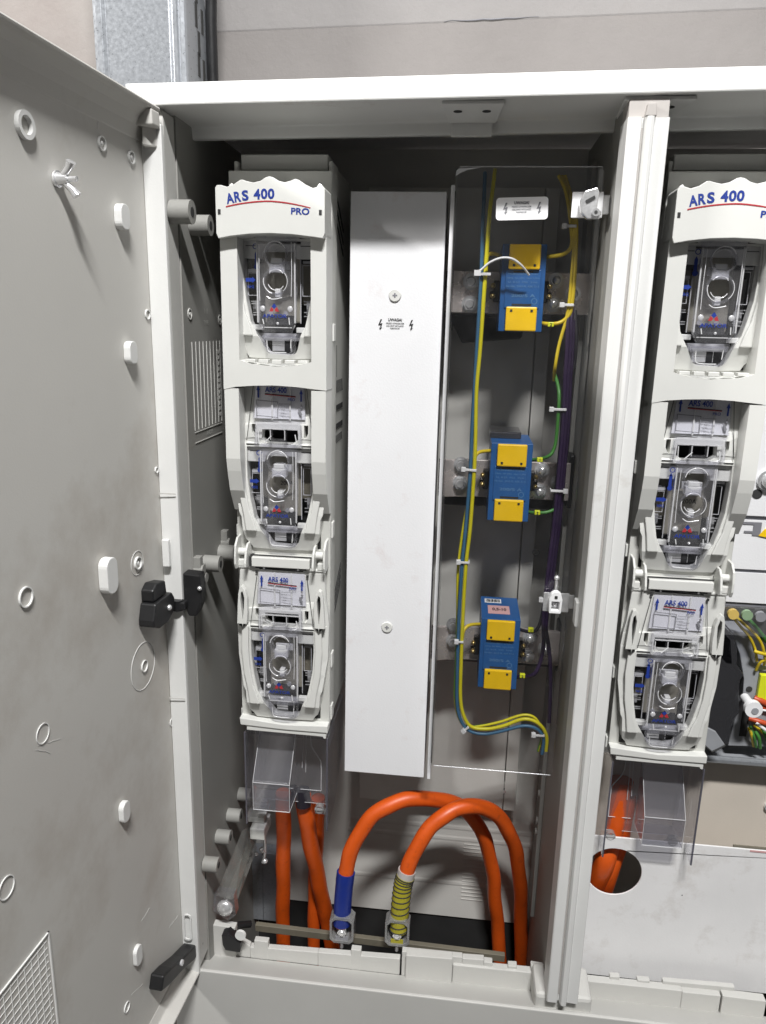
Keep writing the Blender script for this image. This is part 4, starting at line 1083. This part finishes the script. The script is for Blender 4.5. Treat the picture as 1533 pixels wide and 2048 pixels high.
yw([(1124, 352, .122), (1136, 382, .112), (1143, 412, .102), (1148, 450), (1146, 520), (1139, 600), (1132, 640), (1118, 690), (1110, 735), (1108, 760, .11)], 'long yellow wire running straight down past the transformer', .0016)
yw([(1130, 352, .124), (1140, 384, .114), (1147, 414, .104), (1153, 450), (1150, 540), (1145, 600), (1140, 626), (1126, 642), (1106, 648), (1078, 646, .105)], 'yellow wire curving into the lower terminal of the upper transformer')
yw([(1108, 745, .11), (1116, 772, .098), (1118, 800), (1113, 872), (1107, 900), (1094, 914), (1064, 920, .105)], 'green wire curving into the upper terminal of the middle transformer', .0017, 'wgrn')
yw([(1054, 1024, .105), (1078, 1026), (1102, 1022), (1120, 1008, .098), (1128, 980, .105)], 'green wire leaving the lower terminal of the middle transformer', .0017, 'wgrn')
pur = [(1140, 600, .10), (1136, 640), (1134, 700), (1130, 760), (1126, 850), (1118, 940), (1109, 1040), (1099, 1120), (1091, 1190), (1087, 1240), (1087, 1290), (1080, 1325), (1066, 1350), (1034, 1354, .108)]
wire('purple_wire', 'wpur', pur, YE, .0021, 'dark purple wire ending in the lowest transformer\'s lower terminal', 10)
wire('purple_wire', 'wpur', [(u+6, v) if len(p_) < 3 else (u+6, v, p_[2]) for p_ in pur[:-4] for u, v in [p_[:2]]]+[(1092, 1260), (1098, 1300), (1101, 1360), (1098, 1445)], YE+.001, .0021, 'dark purple wire hanging down past the lowest transformer', 10)
wire('purple_wire', 'wpur', [(u+11, v, .096) for u, v in [p_[:2] for p_ in pur[1:-5]]], YE, .0018, 'dark purple wire on the right side of its bundle', 10)
wire('black_wire', 'wblk', [(1150, 620, .105), (1152, 680, .10), (1148, 730, .10), (1138, 752, .098), (1128, 790, .097), (1120, 900, .096), (1100, 1100, .096), (1086, 1220, .096), (1070, 1262, .10), (1036, 1258, .11)], YE, .0018, 'black wire along the purple bundle to the lowest transformer', 10)
# numbered markers
def marker(u, v, txt_, lab, Y=YE-.0025, rot=0):
    p = W(u, v, Y); b = mb('lime'); b.box(p.x-.0027, p.x+.0027, Y, Y+.0045, p.z-.0021, p.z+.0021); 
    o = tag(b.build('wire_marker', None, bevel=.0005), lab, 'wire marker', 'numbered yellow wire markers')
    b = mb('inkblack'); b.text(txt_, p.x, Y-.0003, p.z, h=.0028, bold=.03); b.build('digit', o)
    return o
def reparent_fix(o): return o
M['lime2'] = M['lime']
for a in [(1102, 649, '2', 'yellow number marker on the wire at the upper transformer\'s lower terminal'), (1080, 920, '1', 'yellow marker with 1 on the green wire above'), (1075, 1026, '2', 'yellow marker with 2 on the lower green wire'), (1062, 1261, '1', 'yellow marker with 1 right of the lowest transformer'), (1045, 1353, '2', 'yellow marker with 2 on the purple wire')]: marker(*a)
# cable ties
def tie(u, v, du, Y, lab, ang=0, head=-1, hs=.0022):
    b = mb('tie'); p = W(u, v, Y-.0032); hw_ = (W(u+du/2, v, Y).x-W(u-du/2, v, Y).x)/2
    c_, n_ = math.cos(ang), math.sin(ang); rot = Matrix.Rotation(-ang, 3, 'Y')
    b.box(p.x-hw_, p.x+hw_, Y-.0040, Y-.0030, p.z-.0012, p.z+.0012, rot, p); b.box(p.x-hw_, p.x-hw_+.001, Y-.0029, Y+.004, p.z-.0012, p.z+.0012, rot, p); b.box(p.x+hw_-.001, p.x+hw_, Y-.0029, Y+.004, p.z-.0012, p.z+.0012, rot, p)
    xh = p.x+head*hw_; b.box(xh-hs, xh+hs, Y-.0052, Y-.0006, p.z-hs, p.z+hs, rot, p)
    return tag(b.build('cable_tie', None, bevel=.0004), lab, 'cable tie', 'white cable ties')
tie(940, 940, 26, YL, 'white tie round the blue and yellow wires beside the middle busbar', -.05)
tie(928, 1125, 22, YL, 'white tie round the blue and yellow wires between two transformers')
tie(920, 1284, 14, YL, 'white tie round the left bundle at the lowest busbar')
tie(932, 1458, 14, YL, 'white tie at the lower left bend of the wire bundle', .8)
tie(1078, 1471, 22, YL, 'white tie on the bundle end at the lower right')
tie(1141, 452, 24, YE, 'white tie round the yellow wires under the upper latch')
tie(1136, 610, 24, YE, 'white tie round the yellow wires right of the upper transformer')
tie(1118, 819, 30, YE, 'white tie round green and purple wires above the middle busbar')
tie(1116, 982, 30, YE, 'white tie round the purple bundle at the middle busbar', 0, 1)
tie(1089, 1200, 14, YE, 'white tie round the purple bundle beside the lower latch')
b = mb('tie'); b.tube(pxl([(950, 547, .080), (962, 540, .079), (980, 525, .077), (1003, 516, .075), (1025, 518, .075), (1044, 532, .078), (1058, 550, .084)], .078, 6), [.0011]*30+[.0010]*7, 8)  # curved white tube with small boxes at its left end
p = W(955, 546, .079); b.box(p.x-.003, p.x+.003, .076, .082, p.z-.0025, p.z+.0025); b.box(p.x-.001, p.x+.012, .0800, .0812, p.z-.0018, p.z+.0006)
tag(b.build('cable_tie', None), 'white cable tie with a long white arc over the upper transformer', 'cable tie', 'white cable ties')

# latches holding the clear sheet
t = thing('upper_latch', W(1180, 410, .05), 'shiny zinc latch plate over the top right corner of the clear sheet', 'latch')
a, c = W(1146, 383, .055), W(1204, 436, .055)
b = mb('steel'); b.mat('label'); b.box(a.x, c.x, .0555, .0575, c.z, a.z); b.mat('steel'); b.box(c.x-.002, .1122, .0577, .0592, c.z+.003, a.z-.002); b.build('plate', t, bevel=.0008)  # plate face coloured white in place of its mirror glare
p = W(1182, 408, .048); b = mb('steel')
b.prism([(p.x-.0095, .046, p.z+.002), (p.x-.006, .046, p.z+.010), (p.x+.004, .046, p.z+.013), (p.x+.006, .046, p.z+.009), (p.x+.005, .046, p.z-.004), (p.x+.009, .046, p.z-.006), (p.x+.008, .046, p.z-.012), (p.x-.002, .046, p.z-.012), (p.x-.008, .046, p.z-.007)], (0, .008, 0))
b.cyl((p.x+.004, .0455, p.z-.007), (0, -1, 0), .0032, .002, 16); b.build('catch', t, bevel=.0009, whole=True)
b = mb('line'); b.box(p.x-.005, p.x+.003, .0450, .0456, p.z+.002, p.z+.0045, Matrix.Rotation(-.5, 3, 'Y')); b.cyl((p.x+.004, .0434, p.z-.007), (0, -1, 0), .0014, .0003, 12); b.build('recess', t)
t = thing('lower_latch', W(1113, 1205, .05), 'small zinc latch with a pale square catch at the lower right of the clear sheet', 'latch')
a, c = W(1088, 1185, .055), W(1137, 1226, .055)
b = mb('steel'); b.box(a.x, c.x, .0555, .0575, c.z, a.z); b.box(c.x-.001, .1122, .0577, .0595, c.z+.003, a.z-.002); b.build('plate', t, bevel=.0008)
p = W(1111, 1207, .048); b = mb('label')
b.plate([[(p.x-.0055, p.z-.010), (p.x+.0055, p.z-.010), (p.x+.0062, p.z+.004), (p.x+.0045, p.z+.010), (p.x+.0018, p.z+.012), (p.x-.0018, p.z+.012), (p.x-.0045, p.z+.010), (p.x-.0062, p.z+.004)], rrect(p.x-.0038, p.x+.0038, p.z-.0070, p.z+.002, .001)], .047, .053)
b.build('catch', t, bevel=.0009)
b = mb('steel'); b.cyl((p.x, .0553, p.z-.0022), (0, -1, 0), .0034, .003, 18); b.sphere((p.x, .052, p.z-.0022), .0017); q_ = W(1113, 1168, .06); b.cyl((q_.x, .060, q_.z-.006), (0, 0, 1), .0016, .011, 12); b.sphere((q_.x, .060, q_.z+.006), .0028)
b.build('catch_screw', t, whole=True)
b = mb('line'); b.plate([rrect(p.x-.0014, p.x+.0014, p.z+.0055, p.z+.0080, .0005)], .0462, .0467); b.build('recess', t)
p = W(1152, 1222, .03); b = mb('frame'); b.box(.1080, .1124, .020, .034, p.z-.012, p.z+.012); b.build('wall_key', cab, bevel=.001)

# ================================================================== HEAVY CABLES OF THE LEFT COMPARTMENT
def cable(pts, r, lab, name='orange_cable', mat='orange', k=8):
    b = mb(mat); P = pxl(pts, .1, k); rg = random.Random(len(lab)); ph = rg.random()*6
    P = [p+Vector((.0005*math.sin(i*.55+ph)+rg.uniform(-.00008, .00008), 0, .0005*math.sin(i*.43+ph*2))) for i, p in enumerate(P)]
    b.tube(P, [r*(1+.018*math.sin(i*.7+ph)+rg.uniform(-.006, .006)) for i in range(len(P))], 18); return tag(b.build(name), lab, 'cable', 'orange power cables')
RC = .0087
cable([(684, 1848, .072), (686, 1800, .074), (690, 1760, .077), (697, 1718, .080), (718, 1668, .085), (752, 1626, .092), (797, 1603, .10), (850, 1597, .112), (905, 1606, .128), (944, 1632, .145), (970, 1680, .160), (985, 1740, .172), (990, 1800, .18), (996, 1862, .188), (1004, 1990, .19), (1010, 2150, .19)], RC, 'orange cable looping from the blue-sleeved terminal up behind the other loop')
cable([(798, 1852, .072), (801, 1810, .074), (806, 1770, .077), (817, 1732, .080), (840, 1684, .086), (872, 1643, .094), (912, 1619, .104), (955, 1612, .116), (993, 1630, .130), (1020, 1668, .145), (1034, 1715, .160), (1040, 1770, .175), (1042, 1850, .19), (1040, 1980, .195), (1036, 2150, .195)], RC, 'orange cable looping in front from the yellow-banded terminal')
cable([(566, 1585, .10), (567, 1640, .105), (567, 1720, .115), (566, 1790, .125), (566, 1880, .135), (566, 2150, .15)], .0088, 'straight orange cable hanging leftmost from the clear shroud')
cable([(606, 1590, .10), (613, 1640, .105), (624, 1700, .115), (637, 1760, .13), (648, 1815, .145), (662, 1880, .155), (700, 2150, .17)], .0095, 'orange cable slanting right below the clear shroud')
cable([(636, 1595, .13), (636, 1650, .135), (632, 1720, .145), (628, 1790, .15), (628, 1880, .155), (628, 2150, .17)], .0080, 'orange cable hanging furthest back below the clear shroud')
p0 = W(608, 1600, .096); b = mb('wblk'); b.cyl((p0.x, .094, p0.z-.006), (-.1, .1, 1), .0085, .020, 18); tag(b.build('cable_boot'), 'black rubber boot on the cable end inside the clear shroud', 'cable boot')
# sleeves
b = mb('navy'); b.tube(pxl([(683.6, 1846, .072), (686, 1800, .074), (689.5, 1763, .0768), (692, 1744, .0785)], .07, 6), [.0102]*12+[.0105]*7, 18); tag(b.build('blue_sleeve'), 'blue heat-shrink sleeve on the left cable loop', 'sleeve')
P_ = pxl([(797.6, 1858, .072), (801, 1810, .074), (806, 1770, .077), (811, 1752, .0785)], .07, 8)
t = thing('yellow_sleeve', P_[0], 'olive-yellow sleeve with black winding on the front cable loop', 'sleeve')
b = mb('ysl'); b.tube(P_, .0103, 18); b.build('sleeve', t)
b = mb('line'); L_ = len(P_)
hel = []
for k in range(12*24+1):
    s_ = k/(12*24)*(L_-1.001); i0 = int(s_); pp = P_[i0].lerp(P_[i0+1], s_-i0); tg = (P_[i0+1]-P_[i0]).normalized(); u_ = tg.cross(Vector((0, 1, 0))).normalized(); w_ = tg.cross(u_); a_ = k/24*2*PI
    hel.append(pp+(u_*math.cos(a_)+w_*math.sin(a_))*.0103)
b.tube(hel, .0007, 6); b.build('winding', t)
b = mb('copper'); b.mat('brown'); pe = W(812, 1748, .0785); b.tube([W(810.5, 1754, .0784), W(814, 1740, .0793)], [.0101, .0100], 18); b.build('frayed_edge', t)
# terminal clamps with octagonal clear guards
def clamp(u, v, lab, col):
    Y = .062; p = W(u, v, Y)
    t = thing('cable_terminal', (p.x, Y, p.z-.02), lab, 'terminal', 'cable terminals on the bottom rail')
    b = mb('guard'); w_, h_ = .0138, .0175; c_ = .0048
    oc = lambda w, h, c: [(p.x-w+c, p.z+h), (p.x+w-c, p.z+h), (p.x+w, p.z+h-c), (p.x+w, p.z-h+c), (p.x+w-c, p.z-h), (p.x-w+c, p.z-h), (p.x-w, p.z-h+c), (p.x-w, p.z+h-c)]
    b.plate([oc(w_, h_, c_), oc(w_-.0026, h_-.0040, c_-.001)], Y, Y+.016); b.build('guard', t, bevel=.0006)
    b = mb('black'); b.box(p.x-.0105, p.x+.0105, Y+.012, Y+.020, p.z-.011, p.z+.012); b.build('backing', t, bevel=.001)
    b = mb('copper'); b.cyl((p.x, Y+.009, p.z+.0005), (0, 0, 1), .0042, .007, 16); b.build('lug', t)
    b = mb('steel'); b.box(p.x-.0045, p.x+.0045, Y+.004, Y+.0062, p.z-.012, p.z+.0015); b.cyl((p.x, Y+.0038, p.z-.004), (0, -1, 0), .0052, .003, 6); b.sphere((p.x, Y+.0005, p.z-.004), .0038, 1, .6, 1); b.cyl((p.x, Y+.003, p.z-.025), (0, 0, 1), .002, .014, 12)
    b.build('clamp_bolt', t, whole=True)
    b = mb(col); b.box(p.x-.007, p.x+.007, Y+.001, Y+.0018, p.z-.0155, p.z-.0085); b.build('tab_plate', t)
clamp(683, 1862, 'octagonal clear-guarded terminal under the blue sleeve', 'capgry')
clamp(794, 1868, 'octagonal clear-guarded terminal under the yellow banded sleeve', 'ysl')
a, c = W(510, 1850, .082), W(1010, 1912, .082)
b = mb('ceramic'); b.prism([(a.x, .082, a.z), (c.x, .082, c.z), (c.x, .082, c.z-.009), (a.x, .082, a.z-.009)], (0, .006, 0)); tag(b.build('terminal_rail', None, bevel=.0006), 'dull brown rail across the bottom carrying the two cable terminals', 'rail')
# cable clamp hardware in the lower left corner
t = thing('corner_support', W(470, 1750, .09), 'clear plastic support with grey block and domed bolt in the lower left corner', 'support bracket')
a, c = W(497, 1642, .10), W(531, 1672, .085)
b = mb('swbody'); p = W(514, 1668, .085); b.box(p.x-.0085, p.x+.0085, .085, .115, p.z-.008, p.z+.0065); b.box(p.x-.016, p.x+.006, .095, .112, p.z+.007, p.z+.014); b.build('block', t, bevel=.001)
b = mb('strut'); g0, g1 = W(485, 1660, .12), W(432, 1790, .05); g2, g3 = W(500, 1690, .12), W(460, 1800, .05)
b.prism([g0, g1, g3, g2], (.004, .004, 0)); g0, g1, g2, g3 = W(500, 1670, .13), W(450, 1795, .06), W(470, 1800, .06), W(508, 1700, .13); b.prism([g0, g1, g2, g3], (.003, .003, 0)); b.build('strut', t, whole=True)
b = mb('tab'); p = W(452, 1815, .045); b.prism([p+Vector((-.013, 0, .016)), p+Vector((.009, 0, .017)), p+Vector((.011, 0, -.010)), p+Vector((.002, 0, -.018)), p+Vector((-.016, 0, -.006))], (0, .012, 0)); b.build('pad', t, bevel=.0008)
b = mb('steel'); b.sphere(p+Vector((-.001, -.001, .0)), .0095, 1, .6, 1, 20, 12); b.build('dome_bolt', t)
b = mb('steel'); 
for (u, v, r) in ((525, 1700, .004), (512, 1708, .003), (530, 1722, .0035)): b.sphere(W(u, v, .12), r)
b.tube(pxl([(528, 1650, .12), (530, 1700, .12), (526, 1725, .12)], .12), .002, 8); b.build('clip_screw', t, whole=True)
b = mb('galv')
for u in (515, 540): x = W(u, 1760, .205).x; b.box(x-.010, x+.010, .200, .2185, W(520, 1840, .2).z, W(520, 1705, .2).z)
tag(b.build('backing_strip', None, bevel=.001), 'pair of grey vertical strips behind the leftmost orange cable', 'strip')

# ================================================================== RIGHT COMPARTMENT
XRr = .50
def wplate(name, mat, Y, u0, v0, ur, vr, vb, lab, cat, ub=None, thick=.002, holes=None, x0=None):
    """plate at depth Y whose top-left corner is picture point (u0, v0)"""
    a = W(u0, v0, Y); zt = a.z; zb_ = W(ub if ub else u0, vb, Y).z; x0 = a.x if x0 is None else x0
    t = thing(name, ((x0+XRr)/2, Y, zb_), lab, cat)
    b = mb(mat); b.plate([rect(x0, XRr, zb_, zt)]+(holes or []), Y, Y+thick); o = b.build('sheet', t, bevel=.0006); return t, x0, zt, zb_
# lower white plate with cable hole
Yp = .074; p = W(1228, 1742, Yp); rr_ = abs(W(1284, 1742, Yp).x-p.x)
hole = circ(p.x, p.z-.001, rr_, rr_, 48)
t, x0, zt, zb_ = wplate('lower_plate', 'whitelow', Yp, 1400, 1690, 0, 0, 1962, 'large worn white plate with a round cable hole at the bottom right', 'cover plate', ub=1300, holes=[hole], x0=.119)
b = mb('ceramic'); b.box(.30, XRr, Yp+.0022, Yp+.004, zt-.001, zt+.0016); b.mat('pink'); b.box(W(1500, 1700, Yp).x, XRr, Yp-.0006, Yp-.0002, zt-.0022, zt-.0002); b.build('rust_line', t)
p = W(1364, 1790, Yp); b = mb('inkblack'); b.cyl((p.x, Yp-.0002, p.z), (0, -1, 0), .0006, .0003, 8); b.build('speck', t)
# beige board
Yq = .110
t, x0, zt, zb_ = wplate('beige_board', 'beige', Yq, 1380, 1520, 0, 0, 1705, 'plain beige board below the meter tray on the right', 'board', x0=.14)
p = W(1537, 1612, Yq); b = mb('steel'); b.cyl((p.x, Yq-.0002, p.z), (0, -1, 0), .005, .003, 20); b.build('screw', t)
# tray edge
Yt = .085; a = W(1398, 1512, Yt); c = W(1398, 1525, Yt)
t = thing('meter_tray', (a.x+.1, Yt, c.z), 'grey metal meter tray edge with a bright folded lip', 'tray')
b = mb('galv'); b.box(a.x-.03, XRr, Yt, Yt+.006, c.z, a.z); b.build('lip', t, bevel=.0025)
b = mb('greyt'); b.box(a.x-.03, XRr, Yt+.0062, .17, c.z+.001, c.z+.003); b.build('base', t)
# bright meter plates: stacked sheets
Ym = .100
rows = [(820, 1032, 'upper bright white meter plate with screw and round hole'), (1040, 1139, 'white meter plate with an F-shaped slot'), (1146, 1206, 'narrow white meter plate just above the terminal block')]
for k, (v0, v1, lab) in enumerate(rows):
    t, x0, zt, zb_ = wplate('meter_plate', 'white', Ym+k*.0005, 1500, v0 if k else 560, 0, 0, v1, lab, 'meter plate', ub=1500, x0=.21)
    if k == 0:
        p = W(1514, 988, Ym); b = mb('line'); b.cyl((p.x, Ym-.0002, p.z), (0, -1, 0), .0048, .0003, 24); b.build('round_hole', t)
        p = W(1538, 962, Ym-.004); b = mb('steel'); b.cyl((p.x, Ym-.0002, p.z), (0, -1, 0), .010, .003, 24); b.sphere((p.x, Ym-.005, p.z), .007, 1, .6, 1); b.build('screw', t, whole=True)
        p = W(1505, 1020, Ym)
    if k == 1:
        p = W(1504, 1056, Ym); b = mb('inkgrey'); b.plate([[(p.x-.009, p.z+.006), (p.x+.0085, p.z+.006), (p.x+.0085, p.z-.0075), (p.x+.001, p.z-.0075), (p.x+.0005, p.z-.005), (p.x-.007, p.z-.005), (p.x-.007, p.z-.003), (p.x+.001, p.z-.003), (p.x+.001, p.z+.0035), (p.x-.009, p.z+.0035)]], Ym-.0004, Ym-.0001); b.build('slot', t)
        p = W(1534, 1070, Ym); b = mb('yellowcap'); b.prism([(p.x-.008, Ym-.001, p.z-.001), (p.x-.003, Ym-.001, p.z+.006), (p.x+.01, Ym-.001, p.z+.006), (p.x+.01, Ym-.001, p.z-.004), (p.x-.002, Ym-.001, p.z-.002)], (0, .0006, 0)); b.build('warning_sticker', t)
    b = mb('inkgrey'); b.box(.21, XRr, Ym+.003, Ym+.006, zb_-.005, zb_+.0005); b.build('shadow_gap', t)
b = mb('white'); b.box(.235, .262, .082, .0985, W(1500, 965, .09).z, W(1500, 560, .09).z); tag(b.build('plate_fold', None, bevel=.0008), 'raised white folded strip on the meter plate behind the right switch', 'trim strip')
# terminal block with smoked cover and wires
Yb = .075
t = thing('terminal_block', W(1470, 1500, .1), 'grey meter terminal block under a smoked cover at the right edge', 'terminal block')
b = mb('smoke')
def Q(*pts, Y=Yb): return [W(u, v, Y) for u, v in pts]
b.prism(Q((1430, 1248), (1442, 1248), (1468, 1272), (1475, 1300), (1474, 1330), (1488, 1350), (1480, 1362), (1478, 1400), (1480, 1425), (1466, 1440), (1460, 1470), (1458, 1490), (1425, 1492), (1405, 1460), (1405, 1300)), (0, .05, 0)); b.build('smoked_cover', t, bevel=.001)
b = mb('smokeside'); b.prism(Q((1436, 1252), (1463, 1280), (1466, 1330), (1452, 1328), (1425, 1300)), (0, .002, 0)); b.prism(Q((1418, 1345), (1450, 1332), (1474, 1345), (1470, 1420), (1452, 1440), (1448, 1488), (1430, 1486), (1405, 1450), (1405, 1370), Y=Yb+.004), (0, .03, 0)); b.build('cover_side', t, bevel=.001, whole=True)
b = mb('greyt'); Yg = .092
b.prism(Q((1462, 1262), (1500, 1262), (1506, 1300), (1520, 1330), (1560, 1336), (1700, 1340), (1700, 1498), (1456, 1492), (1470, 1440), (1485, 1400), (1488, 1360), (1480, 1310), Y=Yg), (0, .03, 0)); bo = b.build('housing', t, bevel=.001)
b = mb('line')
for u, v in ((1498, 1378), (1530, 1408)): p = W(u, v, Yg); b.cyl((p.x, Yg-.0003, p.z), (0, -1, 0), .0031, .0004, 16)
p = W(1488, 1444, Yg); b.box(p.x-.003, p.x+.004, Yg-.0006, Yg-.0002, p.z-.016, p.z+.012); p = W(1524, 1345, Yg); b.box(p.x-.003, p.x+.004, Yg-.0006, Yg-.0002, p.z-.003, p.z+.002); b.build('terminal_slot', bo)
b = mb('lime'); p = W(1530, 1378, .084); b.box(p.x-.0050, p.x+.009, .086, .0915, p.z-.014, p.z+.014); b.build('terminal', bo, bevel=.001)
b = mb('clear'); b.mat('tab'); p = W(1500, 1240, .070); b.box(.232, XRr, .070, .0712, W(1500, 1272, .07).z, W(1500, 1216, .07).z); b.build('clear_lid', t)
for (u, v, mt) in ((1467, 1229, 'capyel'), (1495, 1231, 'capgrn'), (1522, 1234, 'capgry')):
    p = W(u, v, .066); b = mb(mt); b.cyl((p.x, .0695, p.z), (0, -1, 0), .0050, .004, 24); b.build('coloured_cap', t, bevel=.0005)
lbl = {'wyel': 'yellow', 'wgrn': 'green', 'wred': 'red-orange', 'wblk': 'black'}
def tw(m_, pts, lab, r=.0019): 
    b = mb(m_); b.tube(pxl(pts, .08, 6), r, 10); return tag(b.build('%s_wire' % {'wyel': 'yellow', 'wgrn': 'green', 'wred': 'red', 'tie': 'white'}[m_]), lab, 'wire', 'terminal block wires')
tw('wyel', [(1464, 1232, .086), (1480, 1252, .084), (1498, 1272, .082), (1510, 1298, .082), (1514, 1322, .086)], 'yellow terminal wire running down nearest the smoked cover', .0014)
tw('wyel', [(1468, 1230, .083), (1490, 1250, .080), (1510, 1268, .078), (1524, 1290, .078), (1530, 1318, .082), (1528, 1330, .088)], 'second yellow terminal wire curving right of the first', .0014)
tw('wyel', [(1508, 1302, .080), (1520, 1306, .079), (1540, 1310, .08)], 'short yellow wire crossing the terminal wires', .0018)
tw('wgrn', [(1495, 1236, .086), (1515, 1258, .084), (1534, 1282, .084), (1550, 1310, .086)], 'green terminal wire from the green cap', .0018)
tw('wgrn', [(1516, 1270, .089), (1530, 1280, .088), (1548, 1290, .088)], 'dark green wire behind the yellow terminal wires', .0026)
tw('wred', [(1508, 1396, .088), (1522, 1402, .086), (1545, 1412, .086)], 'red-orange wire above the white screw post', .0032)
tw('wred', [(1498, 1437, .090), (1520, 1443, .086), (1548, 1452, .086)], 'red-orange wire below the white screw post', .0026)
tw('wyel', [(1498, 1455, .088), (1503, 1468, .084), (1508, 1492, .09)], 'lower yellow wire ending at the tray', .0018)
tw('wyel', [(1508, 1450, .090), (1522, 1462, .088), (1540, 1478, .09)], 'lower yellow wire slanting to the right edge', .0016)
tw('wgrn', [(1510, 1462, .086), (1518, 1476, .084), (1520, 1496, .088)], 'lower green wire beside the yellow ones', .0018)
tw('wgrn', [(1524, 1456, .088), (1532, 1472, .086), (1540, 1494, .088)], 'lower green wire at the right picture edge', .0018)
tw('wred', [(1506, 1404, .090), (1520, 1412, .088), (1545, 1420, .088)], 'second red-orange wire just above the white screw post', .0026)
tw('wyel', [(1512, 1340, .088), (1520, 1326, .084), (1534, 1318, .082), (1550, 1316, .082)], 'thin yellow wire bending right above the yellow terminal', .0014)
tw('wgrn', [(1500, 1452, .087), (1508, 1474, .083), (1512, 1494, .088)], 'thin green wire between the lower yellow wires', .0014)
tw('tie', [(1512, 1446, .083), (1526, 1456, .080), (1545, 1470, .080)], 'white wire crossing the lower green and yellow wires', .0016)
t = thing('screw_post', W(1507, 1420, .07), 'white round screw post with a wire in front of the terminal block', 'screw post')
p = W(1508, 1420, .062); b = mb('label'); b.cyl((p.x, .088, p.z), (0, -1, 0), .0045, .020, 20); b.cyl((p.x, .0679, p.z), (0, -1, 0), .0083, .006, 32); b.build('post', t, bevel=.0008, whole=True)
b = mb('greyt'); b.cyl((p.x+.001, .0618, p.z-.001), (0, -1, 0), .0034, .0006, 18); b.build('screw', t)
b = mb('tie'); b.tube(pxl([(1515, 1419, .064), (1530, 1421, .064), (1550, 1424, .066)], .06), .0011, 8); b.build('pin', t)
t = mb('greyt'); t.prism(Q((1414, 1455), (1432, 1464), (1450, 1490), (1424, 1503), (1408, 1490), Y=.062), (0, .003, 0)); o = tag(t.build('grey_flap', None, bevel=.0006), 'small grey plastic flap with black edge below the smoked cover', 'flap')
t = mb('line'); t.tube(pxl([(1409, 1491, .0615), (1424, 1504, .0615), (1451, 1491, .0615)], .06, 1), .0010, 6); t.build('black_edge', o)
# orange cables under the second switch
cable([(1244, 1560, .10), (1234, 1620, .098), (1220, 1680, .095), (1206, 1730, .09), (1182, 1790, .11), (1160, 1850, .14)], .0115, 'thick orange cable entering the round hole on its left side')
cable([(1254, 1590, .11), (1246, 1650, .105), (1234, 1700, .10), (1214, 1760, .10), (1190, 1830, .14)], .0095, 'orange cable beside the thick one entering the round hole')
cable([(1226, 1560, .12), (1222, 1620, .12), (1212, 1690, .118), (1196, 1750, .118), (1180, 1830, .15)], .009, 'orange cable furthest back in the round hole')
# ================================================================== LIGHT
w = bpy.data.worlds.new('World'); S.world = w; w.use_nodes = True
nt = w.node_tree; bg = nt.nodes['Background']
tc = nt.nodes.new('ShaderNodeTexCoord'); dt = nt.nodes.new('ShaderNodeVectorMath'); dt.operation = 'DOT_PRODUCT'
v = Vector((.45, -.78, .38)).normalized(); dt.inputs[1].default_value = v
nt.links.new(tc.outputs['Generated'], dt.inputs[0])
r = ramp(nt, dt.outputs['Value'], [(.0, (.006, .006, .007)), (.55, (.026, .026, .027)), (1.0, (.11, .11, .11))])
nt.links.new(r.outputs['Color'], bg.inputs['Color']); bg.inputs['Strength'].default_value = 1.0
def area(name, loc, tgt, sx, sy, power, col):
    l = bpy.data.lights.new(name, 'AREA'); l.shape = 'RECTANGLE'; l.size = sx; l.size_y = sy; l.energy = power; l.color = col
    o = bpy.data.objects.new(name, l); COL.objects.link(o); o.location = loc
    dr = Vector(tgt)-Vector(loc); o.rotation_euler = dr.to_track_quat('-Z', 'Y').to_euler(); return o
area('ceiling_lamp', (.22, -1.28, 1.69), (0, 0, -.15), .45, .11, 82, (1, .996, .985))
area('side_lamp', (-1.60, -.70, .92), (-.1, 0, -.3), .30, .12, 30, (1, .98, .95))
S.view_settings.view_transform = 'Standard'; S.view_settings.look = 'None'; S.view_settings.gamma = 1; S.view_settings.exposure = 0
S.view_settings.use_curve_mapping = False
S.render.engine = 'CYCLES'
c = S.cycles; c.max_bounces = 10; c.transparent_max_bounces = 40; c.diffuse_bounces = 3; c.glossy_bounces = 4; c.transmission_bounces = 6
c.use_denoising = True
